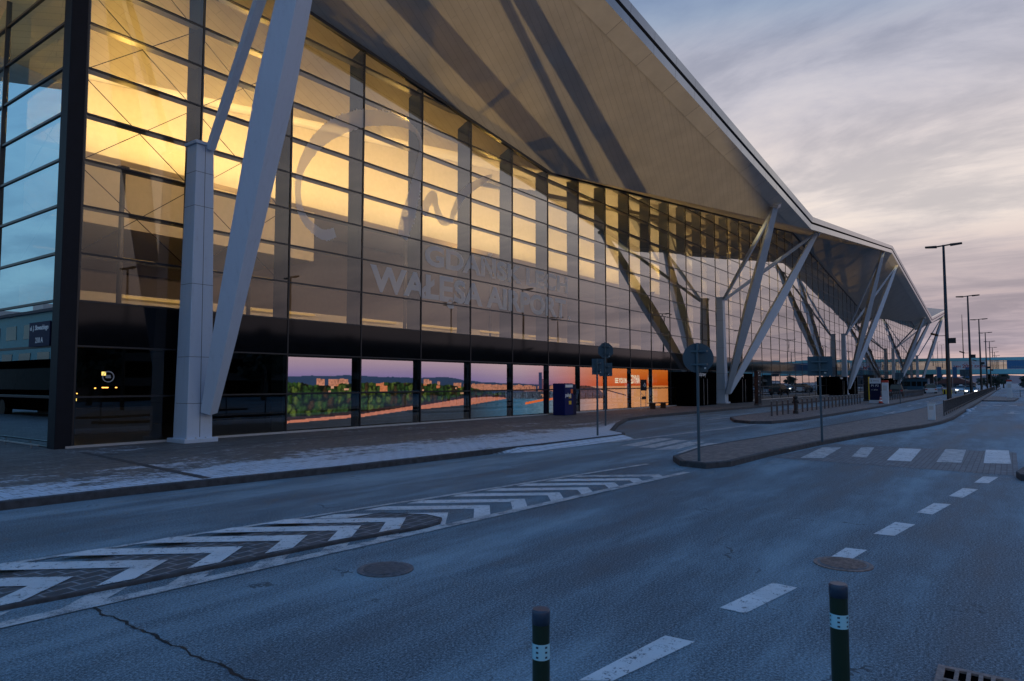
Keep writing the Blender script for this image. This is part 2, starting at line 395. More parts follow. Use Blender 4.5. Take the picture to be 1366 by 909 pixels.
# inside the raised nose the paint lies on its top, elsewhere on the road
def inside(p, poly):
    c = False; n = len(poly)
    for i in range(n):
        (x0,y0),(x1,y1) = poly[i-1], poly[i]
        if (y0 > p[1]) != (y1 > p[1]) and p[0] < (x1-x0)*(p[1]-y0)/(y1-y0)+x0: c = not c
    return c
def clip_poly(poly, f):
    out = []
    for i in range(len(poly)):
        a, b = poly[i-1], poly[i]; fa, fb = f(a), f(b)
        if fa*fb < 0:
            t = fa/(fa-fb); out.append((a[0]+(b[0]-a[0])*t, a[1]+(b[1]-a[1])*t))
        if fb >= 0: out.append(b)
    return out
cob_lo = lambda p: p[1] - np.interp(p[0], [2.3,3.05,4.15,5.74,7.0,7.7], [7.22,7.10,6.97,6.80,6.52,6.50])
def chevron(ut):
    yt = tip_line(ut); w = .40
    a = []; 
    # upper arm and lower arm, cut by the edges of the hatching
    du = .78*(up_edge(ut)-yt); dl = 1.15*(yt-lo_edge(ut))
    up = [(ut,yt),(ut-w,yt),(ut-w-du-.2,up_edge(ut-du)),(ut-du-.2,up_edge(ut-du))]
    lo = [(ut,yt),(ut-dl,lo_edge(ut-dl)),(ut-w-dl,lo_edge(ut-dl)),(ut-w,yt)]
    return up, lo
tips = [-.40,.47,1.34,2.21,3.08,3.98,4.82,5.66,6.46,7.22,8.02,8.9,9.73,10.66,11.5,12.35,13.2,14.0]
for ut in tips:
    up, lo = chevron(ut)
    if ut < 7.9:
        lo_in = clip_poly(lo, lambda p: cob_lo(p)-.07 if p[0] > -5 else 1); lo_out = clip_poly(lo, lambda p: -(cob_lo(p)+.02))
        marking('chevron_marking', [q for q in (up, lo_in) if len(q) > 2], .0445, M['paint'])
        if len(lo_out) > 2: marking('chevron_marking', [lo_out], .006, M['worn'])
    else:
        marking('chevron_marking', [up, lo], .006, M['worn'] if ut > 13.5 else M['paint'])
us = [-6 + .9*i for i in range(25)]
marking('edge_line', [[(a,lo_edge(a)-.02),(b,lo_edge(b)-.02),(b,lo_edge(b)+.15),(a,lo_edge(a)+.15)] for a, b in zip(us, us[1:]) if b < 15], .0095, M['worn'])
marking('edge_line', [[(a,up_edge(a)-.03),(b,up_edge(b)-.03),(b,up_edge(b)+.10),(a,up_edge(a)+.10)] for a, b in zip(us, us[1:]) if b < 16 and a > 8.2], .0095, M['worn'])
marking('edge_line', [[(a,up_edge(a)+.02),(b,up_edge(b)+.02),(b,up_edge(b)+.12),(a,up_edge(a)+.12)] for a, b in zip(us, us[1:]) if b < 8.5], .0095, M['worn'])
# lane dashes of the near road
for p in ([(4.07,2.41),(5.18,2.27),(5.19,2.03),(4.20,2.22)], [(6.09,2.15),(7.15,1.98),(7.12,1.74),(6.07,1.92)],
          [(8.10,1.77),(9.17,1.67),(9.19,1.44),(8.3,1.55)], [(10.21,1.52),(11.25,1.39),(11.22,1.14),(10.24,1.28)],
          [(12.27,1.22),(13.38,1.08),(13.42,.84),(12.21,1.01)], [(14.36,.93),(15.58,.78),(15.58,.54),(14.29,.72)], [(16.55,.64),(17.76,.52),(17.86,.25),(16.62,.40)]):
    marking('lane_dash', [p], .005, M['paint'])
# raised brick crossing with zebra bars
marking('brick_crossing', [[(18.9,5.25),(18.3,-.1),(24.3,-.1),(24.3,4.7)]], .004, M['brick_road'])
for i, p in enumerate(([(19.3,4.55),(22.7,4.72),(23.05,4.24),(19.5,4.04)], [(20.34,3.5),(23.42,3.75),(23.69,3.42),(20.38,3.14)], [(19.96,2.61),(23.81,2.76),(23.95,2.2),(20.03,2.08)],
          [(20.27,1.55),(24.3,1.61),(24.4,1.1),(20.45,1.03)], [(20.67,.58),(24.8,.63),(24.95,.08),(20.9,.03)])):
    marking('zebra_bar', [p], .008, M['worn'] if i in (0,1,3) else M['paint'])
for p in ([(19.0,8.6),(22.3,8.8),(22.6,8.35),(19.6,8.1)], [(18.6,7.72),(22.1,8.12),(22.7,7.5),(19.0,7.3)], [(19.6,10.0),(23.0,10.25),(23.2,9.75),(19.8,9.5)], [(19.4,9.3),(22.7,9.5),(22.9,9.05),(19.6,8.85)]):
    marking('zebra_bar', [p], .006, M['worn'])
marking('edge_line', [[(20.5,10.9),(33.3,9.9),(33.4,9.75),(20.5,10.75)]], .006, M['worn'])
for y in (2.15, 1.2, .1, -1.0, -2.1): marking('give_way_mark', [[(72.5,y),(74.2,y),(74.2,y-.6),(72.5,y-.6)]], .006, M['worn'])
def arrow(x, y, name='lane_arrow'):
    marking(name, [[(x,y-.10),(x+2.4,y-.10),(x+2.4,y+.10),(x,y+.10)], [(x,y+.55),(x-1.5,y),(x,y-.55)], [(x+2.4,y-.1),(x+2.9,y-.6),(x+3.1,y-.5),(x+2.7,y+.1)]], .006, M['worn'])
arrow(51.2, 6.4); arrow(55.5, -.1)
for x in (66, 74, 82, 100, 116): marking('lane_dash', [[(x,6.9),(x+3,6.9),(x+3,7.05),(x,7.05)]], .006, M['worn'])
for x in (34, 42, 66, 86, 104, 122, 140): marking('lane_dash', [[(x,-1.7),(x+3,-1.7),(x+3,-1.52),(x,-1.52)]], .006, M['worn'])
for x in (38,46,54,62): marking('edge_line', [[(x-2,13.1),(x+2,13.0),(x+2,13.15),(x-2,13.25)]], .006, M['worn'])
# seam across the road
s = MB(); rs = random.Random(3); pts = [(2.82-.0012*i+.014*math.sin(i*.9)+rs.uniform(-.018,.018), 6.80-i*.075) for i in range(64)]
for (a, b), (c, d) in zip(pts, pts[1:]):
    w = rs.uniform(.006,.016); s.face((a-w,b,.0035),(c-w,d,.0035),(c+w,d,.0035),(a+w,b,.0035))
struct(s.build('road_seam', M['tar'], fix=False))
s = MB()
def blob(b, x, y, z, rx, ry, rz, seed, seg=18, rings=6):
    rr = random.Random(seed); n0 = len(b.v); ph = [rr.uniform(0,6.28) for _ in range(4)]
    for k in range(rings+1):
        t = k/rings*math.pi/2
        for i in range(seg):
            a = 2*math.pi*i/seg; w = 1+.25*math.sin(2*a+ph[0])+.15*math.sin(5*a+ph[1])
            b.v.append((x+rx*w*math.cos(a)*math.cos(t), y+ry*w*math.sin(a)*math.cos(t), z+rz*math.sin(t)*(1+.2*math.sin(3*a+ph[2]))))
    for k in range(rings):
        for i in range(seg):
            j = (i+1) % seg; b.f.append((n0+k*seg+i, n0+k*seg+j, n0+(k+1)*seg+j, n0+(k+1)*seg+i))
for i, (x, y, rx, ry, rz) in enumerate([(62,2.3,1.5,.14,.07),(56.6,2.33,.8,.22,.16),(53.5,2.3,.8,.10,.05),(66,2.25,1.0,.10,.05),(49,2.3,.7,.08,.03)]): blob(s, x, y, .002, rx, ry, rz, i)
o = s.build('snow_heap', M['snow'], smooth=True); o['kind'] = 'stuff'; o['label'] = 'low heaps of old snow melting along the kerb'

def manhole(x, y, r, label, mat, ribs):
    t = thing('manhole_cover', label, 'manhole cover', (x,y,0))
    b = MB(); b.tube([(x,y,-.02),(x,y,.012)], r, 40); b.build('frame_ring', mat, t)
    b = MB(); b.tube([(x,y,.012),(x,y,.016)], r*.86, 40); b.build('lid', M['iron'], t)
    b = MB()
    for i in range(-ribs, ribs+1):
        d = r*.8*i/ribs*.95; h = math.sqrt(max(0,(r*.8)**2-d*d))*.95
        if h > .03:
            c, sn = math.cos(.5), math.sin(.5)
            b.beam([(x+c*d-sn*-h, y+sn*d+c*-h, .018), (x+c*d-sn*h, y+sn*d+c*h, .018)], [(.018,.008)]*2, Vector((c,sn,0)))
    b.build('rib', mat, t)
manhole(5.22, 5.47, .30, 'round cast iron manhole cover alone in the middle of the near lane', M['iron'], 8)
manhole(8.33, 1.55, .30, 'round rusty manhole cover overlapping a white lane dash', M['rust'], 6)
t = thing('drain_grate', 'rectangular cast iron drain grate at the lower right edge of the road', 'drain grate', (5.85,.12,0))
b = MB(); b.face((5.24,.47,.004),(5.76,.47,.004),(5.76,-.42,.004),(5.24,-.42,.004)); b.build('pit', M['matte_black'], t)
b = MB()
for x in (5.26,5.50,5.74): b.box(x-.022,x+.022,-.42,.47,.004,.02)
b.box(5.238,5.762,.43,.475,.003,.0195)
for i in range(12): b.box(5.26,5.74,-.40+i*.068,-.375+i*.068,.005,.019)
b.build('grate_bars', M['rust'], t)

# ------------------------------------------------------------------ airport terminal
YF = 21.65; X0 = 8.46; BAY = 3.556; NB = 62; XE = X0 + BAY*NB
def ku(k): return X0 + BAY*k
HALF = 56.9; U0 = 33.7; SH = 3.4; AMP = 6.6
def fold(n, Y): return U0 + n*HALF + SH*(YF-Y)
def rz(u, Y):
    p = ((u - fold(0, Y))/HALF) % 2.0
    return 14.5 + .08*(YF-Y) + AMP*(p if p <= 1 else 2-p)
def eaveY(n): return 13.3 if n % 2 == 0 else (13.75 if n > 0 else 14.4)
XL, XR = 4.6, XE + 5.5
term = thing('airport_terminal', 'long glass fronted airport terminal with folded overhanging roof and white slanted masts', 'airport terminal', (X0,YF,0))
NS = list(range(-3, 5))
def clipx(o, lo=XL, hi=XR):
    bm = bmesh.new(); bm.from_mesh(o.data)
    for x, nx in ((lo,-1),(hi,1)):
        bmesh.ops.bisect_plane(bm, geom=bm.verts[:]+bm.edges[:]+bm.faces[:], plane_co=(x,0,0), plane_no=(nx,0,0), clear_outer=True)
    bm.to_mesh(o.data); bm.free(); return o
def strip(rows, name, mat, dz=(0,0), sub=6):
    b = MB()
    for (ra, za), (rb, zb) in zip(rows, rows[1:]):
        for n0, n1 in zip(NS, NS[1:]):
            for q in range(sub):
                P = []
                for f_, z_, t in ((ra,za,q/sub),(ra,za,(q+1)/sub),(rb,zb,(q+1)/sub),(rb,zb,q/sub)):
                    a = f_(n0); c = f_(n1); P.append((a[0]+(c[0]-a[0])*t, a[1]+(c[1]-a[1])*t, a[2]+(c[2]-a[2])*t+z_))
                b.face(*P)
    return clipx(b.build(name, mat, term, fix=False))
def row(Y): return lambda n: (fold(n,Y), Y, rz(fold(n,Y),Y))
def erow(d): 
    def f(n):
        Y = eaveY(n)+d; return (fold(n,Y), Y, rz(fold(n,Y),Y))
    return f
strip([(erow(.95),.0),(row(YF),0)], 'soffit', M['soffit'])
strip([(erow(0),-.0),(erow(.95),-.03)], 'eave_panel', M['soffit_edge'])
strip([(row(YF),.001),(row(34),0),(row(47),0),(row(60),0)], 'ceiling', M['soffit'])
strip([(erow(0),0),(erow(-.02),.48)], 'fascia', M['fascia'])
strip([(erow(-.02),.48),(erow(.4),.482),(erow(.4),.66),(erow(-.06),.662)], 'fascia_gap', M['dark_metal'])
strip([(erow(-.06),.66),(erow(-.10),1.12),(erow(.2),1.16)], 'parapet', M['fascia'])
strip([(erow(.2),1.15),(row(YF),1.15),(row(60),1.15)], 'roof', M['roof'])
for X, sgn, nm in ((XL,-1,'end_fascia'),(XR,1,'end_fascia')):
    b = MB(); ys = [14.2+.5*i for i in range(92)]
    ys = sorted(set(ys + [y for n in NS for y in [YF - (X-U0-n*HALF)/SH] if 14.2 < y < 59]))
    for a, c in zip(ys, ys[1:]):
        b.face((X,a,rz(X,a)),(X,c,rz(X,c)),(X,c,rz(X,c)+1.15),(X,a,rz(X,a)+1.15))
    b.build(nm, M['fascia'], term, fix=False)

ZR = [.14,1.58,3.05,4.36,5.75,7.15,8.52,9.90,11.28,12.65,14.02,15.40,16.78,18.16,19.54,20.92,22.3]
rg = random.Random(5)
def pane(b, A, B, z0, z1, ta, tb, nrm):
    """glass sheet between A and B (plan points), cut by the soffit heights ta, tb; each sheet tilted a hair"""
    off = Vector(nrm); j = [rg.uniform(-.0035,.0035) for _ in range(3)]
    def pt(t, z):
        w = j[0] + j[1]*(t*2-1) + j[2]*((z-z0)/(z1-z0)*2-1)
        return (A[0]+(B[0]-A[0])*t+off.x*w, A[1]+(B[1]-A[1])*t+off.y*w, z)
    if max(ta,tb) <= z0+.02: return
    if min(ta,tb) >= z1: b.face(pt(0,z0),pt(1,z0),pt(1,z1),pt(0,z1)); return
    poly = clip_poly([(0,z0),(1,z0),(1,z1),(0,z1)], lambda p: (ta+(tb-ta)*p[0])-p[1])
    if len(poly) > 2: b.face(*[pt(*p) for p in poly])
ENT = {13,15,16,14,30,31,46,47,29,45}
for k in range(NB):
    u0, u1 = ku(k), ku(k+1); b = MB(); sp = MB()
    for z0, z1 in zip(ZR, ZR[1:]):
        if abs(z0-3.05) < .01: sp.box(u0+.04,u1-.04,YF-.012,YF+.012,z0,z1); continue
        pane(b, (u0+.02,YF), (u1-.02,YF), z0, z1, rz(u0,YF), rz(u1,YF), (0,1,0))
    b.build('glazing_bay', M['glass'], term, fix=False)
    sp.build('spandrel_panel', M['spandrel'], term)
for k in range(NB+1):
    u = ku(k); top = rz(u,YF)
    b = MB(); b.box(u-.026,u+.026,YF-.035,YF+.03,.14,top-.02); b.build('mullion', M['dark_metal'], term)
    b = MB(); b.box(u-.10,u+.10,YF+.10,YF+.80,.16,top-.05); b.build('fin', M['fin'], term)
def rail_at(z, name, y0, y1, h, mat):
    """horizontal bar along the front, left out where the roof dips below it"""
    b = MB(); st = None; n = 248
    for i in range(n+1):
        u = X0+.03 + (XE-X0-.06)*i/n; ok = rz(u,YF) > z+.05
        if ok and st is None: st = u
        if (not ok or i == n) and st is not None:
            if u - st > .6: b.box(st,u,YF+y0,YF+y1,z-h/2,z+h/2)
            st = None
    if b.v: b.build(name, mat, term)
for z in ZR[:-1]:
    rail_at(z, 'transom', -.028, -.005, .05, M['dark_metal'])
    rail_at(z+.0, 'inner_transom', .035, .34 if z > 4 else .15, .075, M['dark_metal'])
b = MB(); us_ = [X0+(XE-X0)*i/200 for i in range(201)] + [fold(n,YF) for n in range(4)]; us_.sort()
for a, c in zip(us_, us_[1:]):
    b.hexa([(a,YF-.09,rz(a,YF)-.16),(c,YF-.09,rz(c,YF)-.16),(c,YF+.09,rz(c,YF)-.16),(a,YF+.09,rz(a,YF)-.16),
            (a,YF-.09,rz(a,YF)-.015),(c,YF-.09,rz(c,YF)-.015),(c,YF+.09,rz(c,YF)-.015),(a,YF+.09,rz(a,YF)-.015)])
b.build('head_frame', M['dark_metal'], term)
b = MB(); b.box(X0-.2,XE,YF-.10,YF+.1,.10,.20); b.build('sill', M['grey_metal'], term)
# corner pier and end wall
XW = X0 - .36
b = MB(); b.prism([(XW-.12,YF-.08),(X0-.04,YF-.08),(X0-.04,YF+.42),(XW-.12,YF+.42)], .10, rz(X0,YF)-.03); b.build('corner_pier', M['pier'], term, bevel=.015)
EY = [YF+.4, 27.0, 32.1, 37.2, 42.3, 47.4, 52.5]
for a, c in zip(EY, EY[1:]):
    b = MB(); sp = MB()
    for z0, z1 in zip(ZR, ZR[1:]):
        pane(b, (XW,a), (XW,c), z0, z1, rz(XW,a), rz(XW,c), (1,0,0))
    b.build('end_glazing', M['end_glass'], term, fix=False)
    b = MB(); b.box(XW-.075,XW+.03,c-.03,c+.03,.14,rz(XW,c)-.02); b.build('mullion', M['dark_metal'], term)
    b = MB(); b.box(XW+.12,XW+.62,c-.10,c+.10,.16,rz(XW,c)-.05); b.build('fin', M['fin'], term)
for z in ZR[:-1]:
    b = MB(); st = None
    ys = [YF+.4+.25*i for i in range(124)]
    for i, y in enumerate(ys):
        ok = rz(XW,y) > z+.05
        if ok and st is None: st = y
        if (not ok or i == len(ys)-1) and st is not None:
            if y-st > .5: b.box(XW-.045,XW+.2,st,y,z-.035,z+.035)
            st = None
    if b.v: b.build('end_transom', M['dark_metal'], term)
b = MB(); b.box(XW-.35,XW-.31,YF+.4,50,.22,.26)
for i in range(14): b.box(XW-.345,XW-.315,YF+.9+i*2,YF+.93+i*2,.13,.22)
b.build('low_rail', M['steel'], term)
b = MB(); b.box(XE-.05,XE+.05,YF,52,.1,20); b.build('far_end_wall', M['spandrel'], term)
# wind bracing cables
b = MB()
def cab(P, Q): b.tube([P,Q], .013, 6)
for k in (0,1,14,31,47):
    for i in (4,6,8,10):
        z0, z1 = ZR[i], ZR[i+2]
        if rz(ku(k),YF) < z1 or rz(ku(k+1),YF) < z1: continue
        cab((ku(k),YF+.4,z0),(ku(k+1),YF+.4,z1)); cab((ku(k),YF+.46,z1),(ku(k+1),YF+.46,z0))
for a, c in ((EY[0],EY[1]),):
    for i in (1,4,6,8,10): cab((XW+.4,a,ZR[i]),(XW+.4,c,ZR[i+2])); cab((XW+.46,a,ZR[i+2]),(XW+.46,c,ZR[i]))
b.build('bracing_cable', M['cable'], term)

# columns, masts and ties
def column(u):
    Y = 20.9
    b = MB()
    b.hexa([(u-.42,Y-.42,.24),(u+.42,Y-.42,.24),(u+.42,Y+.40,.24),(u-.42,Y+.40,.24),(u-.29,Y-.29,9.6),(u+.29,Y-.29,9.6),(u+.29,Y+.29,9.6),(u-.29,Y+.29,9.6)])
    c = b.build('column', M['white_metal'], term, bevel=.02)
    b = MB(); b.box(u-.55,u+.55,Y-.55,Y+.52,.13,.27); b.build('plinth', M['white_metal'], c, bevel=.02)
    for sx_ in (-.48,-.16,.16,.48):
        b = MB(); b.tube([(u+sx_,Y-.49,.27),(u+sx_,Y-.49,.305)], .025, 6); b.build('anchor_bolt', M['grey_metal'], c)
    b = MB(); b.box(u-.35,u+.35,Y-.35,Y+.35,9.6,9.70); b.build('column_cap', M['white_metal'], c)
    b = MB()
    for z in (1.35,2.8,5.1,7.6,8.7):
        w = .42-.13*(z-.24)/9.36+.003; d = w
        b.box(u-w,u+w,Y-d,Y-d+.02,z-.006,z+.006); b.box(u-w,u-w+.02,Y-d,Y+.3,z-.006,z+.006)
    b.hexa([(u-.007,Y-.424,.3),(u+.007,Y-.424,.3),(u+.007,Y-.38,.3),(u-.007,Y-.38,.3),(u-.007,Y-.294,9.55),(u+.007,Y-.294,9.55),(u+.007,Y-.25,9.55),(u-.007,Y-.25,9.55)])
    b.build('panel_joint', M['dark_metal'], c)
def mast(P, Q, tie_from):
    P, Q = Vector(P), Vector(Q); d = Q-P
    b = MB(); b.beam([P, P+d*.12, P+d*.5, P+d*.85, Q], [(.40,.34),(.56,.5),(.98,.72),(.66,.5),(.44,.36)], Vector((1,.55,0)))
    m = b.build('mast', M['white_metal'], term, bevel=.015)
    b = MB(); b.beam([Q-d*.004, Q+d*.012], [(.6,.6)]*2); b.build('mast_head', M['grey_metal'], m)
    T = Vector(tie_from); e = Q-T
    b = MB(); b.beam([T, T+e*.5, Q-e*.02], [(.22,.20),(.30,.26),(.22,.20)]); b.build('tie', M['white_metal'], term)
cols = [1, 15, 31, 47, 61]
for k in cols:
    u = ku(k) - (.42 if k == 1 else .9)
    column(u)
    if k == 1: tops = [(11.85, 14.15, 20.30)]
    elif k == 61: tops = [(u, 14.15, None)]
    else: tops = [(u-6.9, 14.1, None), (u+6.9, 14.1, None)]
    for (x, y, z) in tops:
        if z is None: z = rz(x, y) - .12
        dx = .22 if x > u else (-.22 if x < u-1 else .05)
        mast((u+dx, 20.36, 1.05), (x, y, z), (u+dx*.6, 20.55, 9.5))
# entrances under the masts: black lobbies with a lit header
for k, spans in ((15, ((-8.9,-3.8),(.95,6.4))), (31, ((-8.6,-2.6),(1.4,6.2))), (47, ((-8,-2.6),(1.6,6.4)))):
    u = ku(k)-.9
    for a, c in spans:
        b = MB(); b.box(u+a,u+c,20.1,YF-.09,.12,2.85); e = b.build('entrance_lobby', M['matte_black'], term, bevel=.01)
        b = MB()
        for x in (u+a+(c-a)*.42, u+a+(c-a)*.58): b.box(x-.02,x+.02,20.07,20.099,.2,2.3)
        b.build('door_frame', M['steel'], e)
        text('⇧ odprawy', 'lobby_lettering', .34, M['letter'], Matrix.Translation((u+a+.5,20.09,2.42)) @ Matrix.Rotation(R(90),4,'X'), e, width=2.2, bold=.004)
# lettering and brush mark on the glass
def on_glass(x, z, d=.016): return Matrix.Translation((x, YF-d, z)) @ Matrix.Rotation(R(90),4,'X')
text('GDAŃSK LECH', 'glass_lettering', 1.2, M['frost_text'], on_glass(22.9,7.42), term, width=12.65, height=1.32, bold=.045, extrude=0)
text('WAŁĘSA AIRPORT', 'glass_lettering', 1.2, M['frost_text'], on_glass(19.57,5.55), term, width=15.75, height=1.52, bold=.045, extrude=0)
text('®', 'glass_lettering', .4, M['frost_text'], on_glass(35.55,5.75), term, width=.3, bold=.004, extrude=0)
def brush(pts, ws, seed):      # metres along the front and above the ground
    P = [Vector(p) for p in pts]; rr = random.Random(seed); L = []; Rr = []
    n = 14; Q = []; W = []
    for i in range(len(P)-1):
        p0, p1, p2, p3 = P[max(i-1,0)], P[i], P[i+1], P[min(i+2,len(P)-1)]
        for q in range(n):
            t = q/n
            Q.append(.5*((2*p1)+(-p0+p2)*t+(2*p0-5*p1+4*p2-p3)*t*t+(-p0+3*p1-3*p2+p3)*t**3)); W.append(ws[i]+(ws[i+1]-ws[i])*t)
    b = MB()
    for i in range(len(Q)):
        d = (Q[min(i+1,len(Q)-1)]-Q[max(i-1,0)]).normalized(); nn = Vector((-d.y,d.x)); w = W[i]*.0070
        L.append(Q[i]+nn*w*(1+rr.uniform(-.05,.28)*(i%2))); Rr.append(Q[i]-nn*w*(1+rr.uniform(-.05,.12)))
    for i in range(len(Q)-1):
        b.face(*[(v.x,YF-.014,v.y) for v in (L[i],L[i+1],Rr[i+1],Rr[i])])
    b.build('brush_mark', M['frost_text'], term, fix=False)
brush([(17.686, 8.011), (17.1, 7.81), (16.412, 8.108), (16.016, 8.588), (15.891, 9.3), (15.982, 10.065), (16.351, 10.866), (17.017, 11.726), (17.963, 12.504), (18.971, 13.076), (20.186, 13.484), (21.342, 13.667), (22.184, 13.54), (22.583, 13.095), (22.56, 12.412), (22.441, 11.706), (22.173, 10.639), (21.775, 9.454), (21.415, 8.412)],
      [26,30,25,20,18,22,32,42,50,50,44,32,18,14,22,34,46,58,40], 1)
brush([(22.75, 9.76), (23.128, 10.516), (23.502, 10.804), (23.624, 10.338), (24.068, 9.736), (24.707, 9.802)],
      [30,34,30,26,34,14], 2)
brush([(24.671, 9.735), (24.978, 10.413), (25.524, 11.252), (26.195, 11.796), (27.206, 12.437), (28.018, 12.913)],
      [20,26,30,30,26,8], 4)
# round sticker ring on the corner glass
b = MB()
for i in range(24):
    a, c = 2*math.pi*i/24, 2*math.pi*(i+1)/24
    b.face(*[(9.36+r*math.cos(t), YF-.014, 2.17+r*math.sin(t)) for r, t in ((.14,a),(.17,a),(.17,c),(.14,c))])
b.face((9.28,YF-.014,2.13),(9.44,YF-.014,2.13),(9.42,YF-.014,2.22),(9.30,YF-.014,2.22))
b.build('door_sticker', M['frost_text'], term, fix=False)

# interior
b = MB(); b.box(X0,XE-.2,YF+.7,58,.11,.16); b.box(X0,XE-.2,YF+.15,58,3.85,4.36); b.build('storey_floor', M['inner_floor'], term)
b = MB(); b.box(X0+.1,XE-.2,31,31.3,.16,3.85); b.build('back_wall', M['inner_dark'], term)
b = MB(); b.box(X0+.2,60,28.0,28.2,4.36,5.45); b.build('gallery_wall', M['cream'], term)
b = MB(); b.box(X0+.9,23.5,30.5,43,8.6,11.3); b.build('lounge_box', M['cream'], term)
b = MB(); u = X0+.9
while u < 78:
    v = u+1.6; zl = 11.3
    b.hexa([(u,34,zl),(v,34,zl),(v,34.3,zl),(u,34.3,zl),(u,34,rz(u,34)-.01),(v,34,rz(v,34)-.01),(v,34.3,rz(v,34.3)-.01),(u,34.3,rz(u,34.3)-.01)]); u = v
b.build('hall_bulkhead', M['cream'], term)
b = MB(); b.box(23.5,78,30.5,34.25,11.0,11.298); b.build('cove_shelf', M['taupe'], term)
b = MB(); b.box(X0+.9,78,30.5,30.6,11.302,11.55); b.build('cove_edge', M['taupe'], term)
b = MB(); b.box(X0+.6,XE-1,44,44.4,4.36,13.4); b.build('rear_wall', M['taupe'], term)
b = MB()
for i in range(72): b.box(X0+.6+i*3.0,X0+1.9+i*3.0,44,44.4,13.4,15.2)
b.box(X0+.6,XE-1,44.05,44.35,14.2,14.3); b.build('rear_window_post', M['taupe'], term)
b = MB(); u = X0
while u < XE-4:
    z0, z1 = rz(u,44.2), rz(u+4,44.2); b.hexa([(u,44,15.2),(u+4,44,15.2),(u+4,44.4,15.2),(u,44.4,15.2),(u,44,max(15.3,z0)),(u+4,44,max(15.3,z1)),(u+4,44.4,max(15.3,z1)),(u,44.4,max(15.3,z0))]); u += 4
b.build('rear_upper_wall', M['cream'], term)
for k in (16, 20, 25, 31, 38, 47, 54):      # roof trusses seen through the glass
    u = ku(k)+1.2
    b = MB()
    for s_ in (-1,1):
        x2 = u+s_*5.5; zt = rz(x2,30.5)-.2
        b.beam([(u,24.6,4.36),(u+(x2-u)*.5,27.5,(4.36+zt)/2),(x2,30.5,zt)], [(.4,.4),(.8,.6),(.45,.4)])
    b.build('inner_strut', M['grey_metal'], term)
b = MB()
for k in range(8, 44, 2):
    u = ku(k)
    for y in (25.5, 29.5): 
        zt = min(rz(u,y), rz(u+2*BAY,y)) - 1.3
        b.beam([(u,y,rz(u,y)-1.4),(u+2*BAY,y,rz(u+2*BAY,y)-1.4)], [(.25,.3)]*2, Vector((0,1,0)))
    b.beam([(u,25.5,rz(u,25.5)-1.4),(u,29.5,rz(u,29.5)-1.4)], [(.22,.25)]*2)
b.build('roof_truss', M['inner_dark'], term)
b = MB()
for i in range(7): b.box(12.5+i*5.6,16.0+i*5.6,27.85,27.95,5.3,5.40)
for i in range(4): b.box(10+i*2.9,11.6+i*2.9,29.6,29.7,7.1,7.18)
b.build('light_strip', M['warm_strip'], term)
# cafe behind the corner glass
b = MB(); b.box(9.9,13.0,26.3,26.8,.16,1.1); b.box(9.7,9.9,26.4,30,.16,2.6); cf = b.build('cafe_counter', M['inner_floor'], term)
b = MB()
for x, z, w in ((10.05,1.55,.16),(10.3,1.6,.05),(10.9,1.78,.04),(11.15,1.80,.2),(11.6,1.80,.05)): b.box(x,x+w,26.2,26.25,z,z+.035)
b.build('cafe_lamp', M['warm_lamp'], term)
b = MB(); b.box(11.24,11.38,26.5,26.52,2.25,2.39); b.box(10.3,10.45,26.5,26.52,1.35,1.47); b.box(10.3,10.42,26.5,26.52,1.1,1.18); b.build('lit_notice', M['yellow_lamp'], term)

COVE = 75.0
# warm uplighters standing inside the hall
def lamp(x, y, z, e, r=.2, col=(1,.60,.15)):
    b = MB(); b.tube([(x,y,4.36),(x,y,z-.35),(x,y,z-.12)], [.09,.09,.22], 12); f = b.build('uplighter', M['inner_dark'], term)
    l = bpy.data.lights.new('hall_lamp', 'SPOT'); l.energy = e; l.color = col; l.shadow_soft_size = r; l.spot_size = R(158); l.spot_blend = .35
    o = bpy.data.objects.new('hall_lamp', l); COL.objects.link(o); o.location = (x,y,z); o.rotation_euler = (R(180),0,0); adopt(o, term)
for i, (x, e) in enumerate(((11.5,900),(18,1100),(26,1100),(36,1000),(48,800),(62,900),(80,1200),(98,1200),(118,1000),(142,900),(170,900),(200,900))):
    lamp(x, 26.0 + (i % 2)*2.0, 10.0 + (i % 3)*.5, e*1.1)
for x0_, x1_, p_ in ((X0+1.5,27.5,COVE),(27.8,52,COVE*.85),(52.3,77,COVE*.7)):
    l = bpy.data.lights.new('cove_light', 'AREA'); l.shape = 'RECTANGLE'; l.size = x1_-x0_; l.size_y = .4; l.energy = p_*(x1_-x0_); l.color = (1,.74,.40)
    o = bpy.data.objects.new('cove_light', l); COL.objects.link(o); o.location = ((x0_+x1_)/2,30.95,11.42); o.rotation_euler = (R(180),0,0); adopt(o, term)
for x0_, x1_, p_ in ((X0+1,44,17.0),(44.5,100,13.0),(101,200,10.0)):  # hidden fill strips added to brighten the lower hall behind the glass
    l = bpy.data.lights.new('gallery_fill', 'AREA'); l.shape = 'RECTANGLE'; l.size = x1_-x0_; l.size_y = .3; l.energy = p_*(x1_-x0_); l.color = (1,.70,.52)
    o = bpy.data.objects.new('gallery_fill', l); COL.objects.link(o); o.location = ((x0_+x1_)/2,23.0,8.2); o.rotation_euler = (R(90),0,0); adopt(o, term)
# unseen posts added to cast the shadow bands on the soffit
for y in (17.3, 19.6):
    b = MB(); b.beam([(4.5,y,.1),(4.5,y,rz(4.6,y)+.3)], [(.3,1.15)]*2, Vector((1,0,0))); b.build('shadow_post', M['white_metal'], term, bevel=.02)

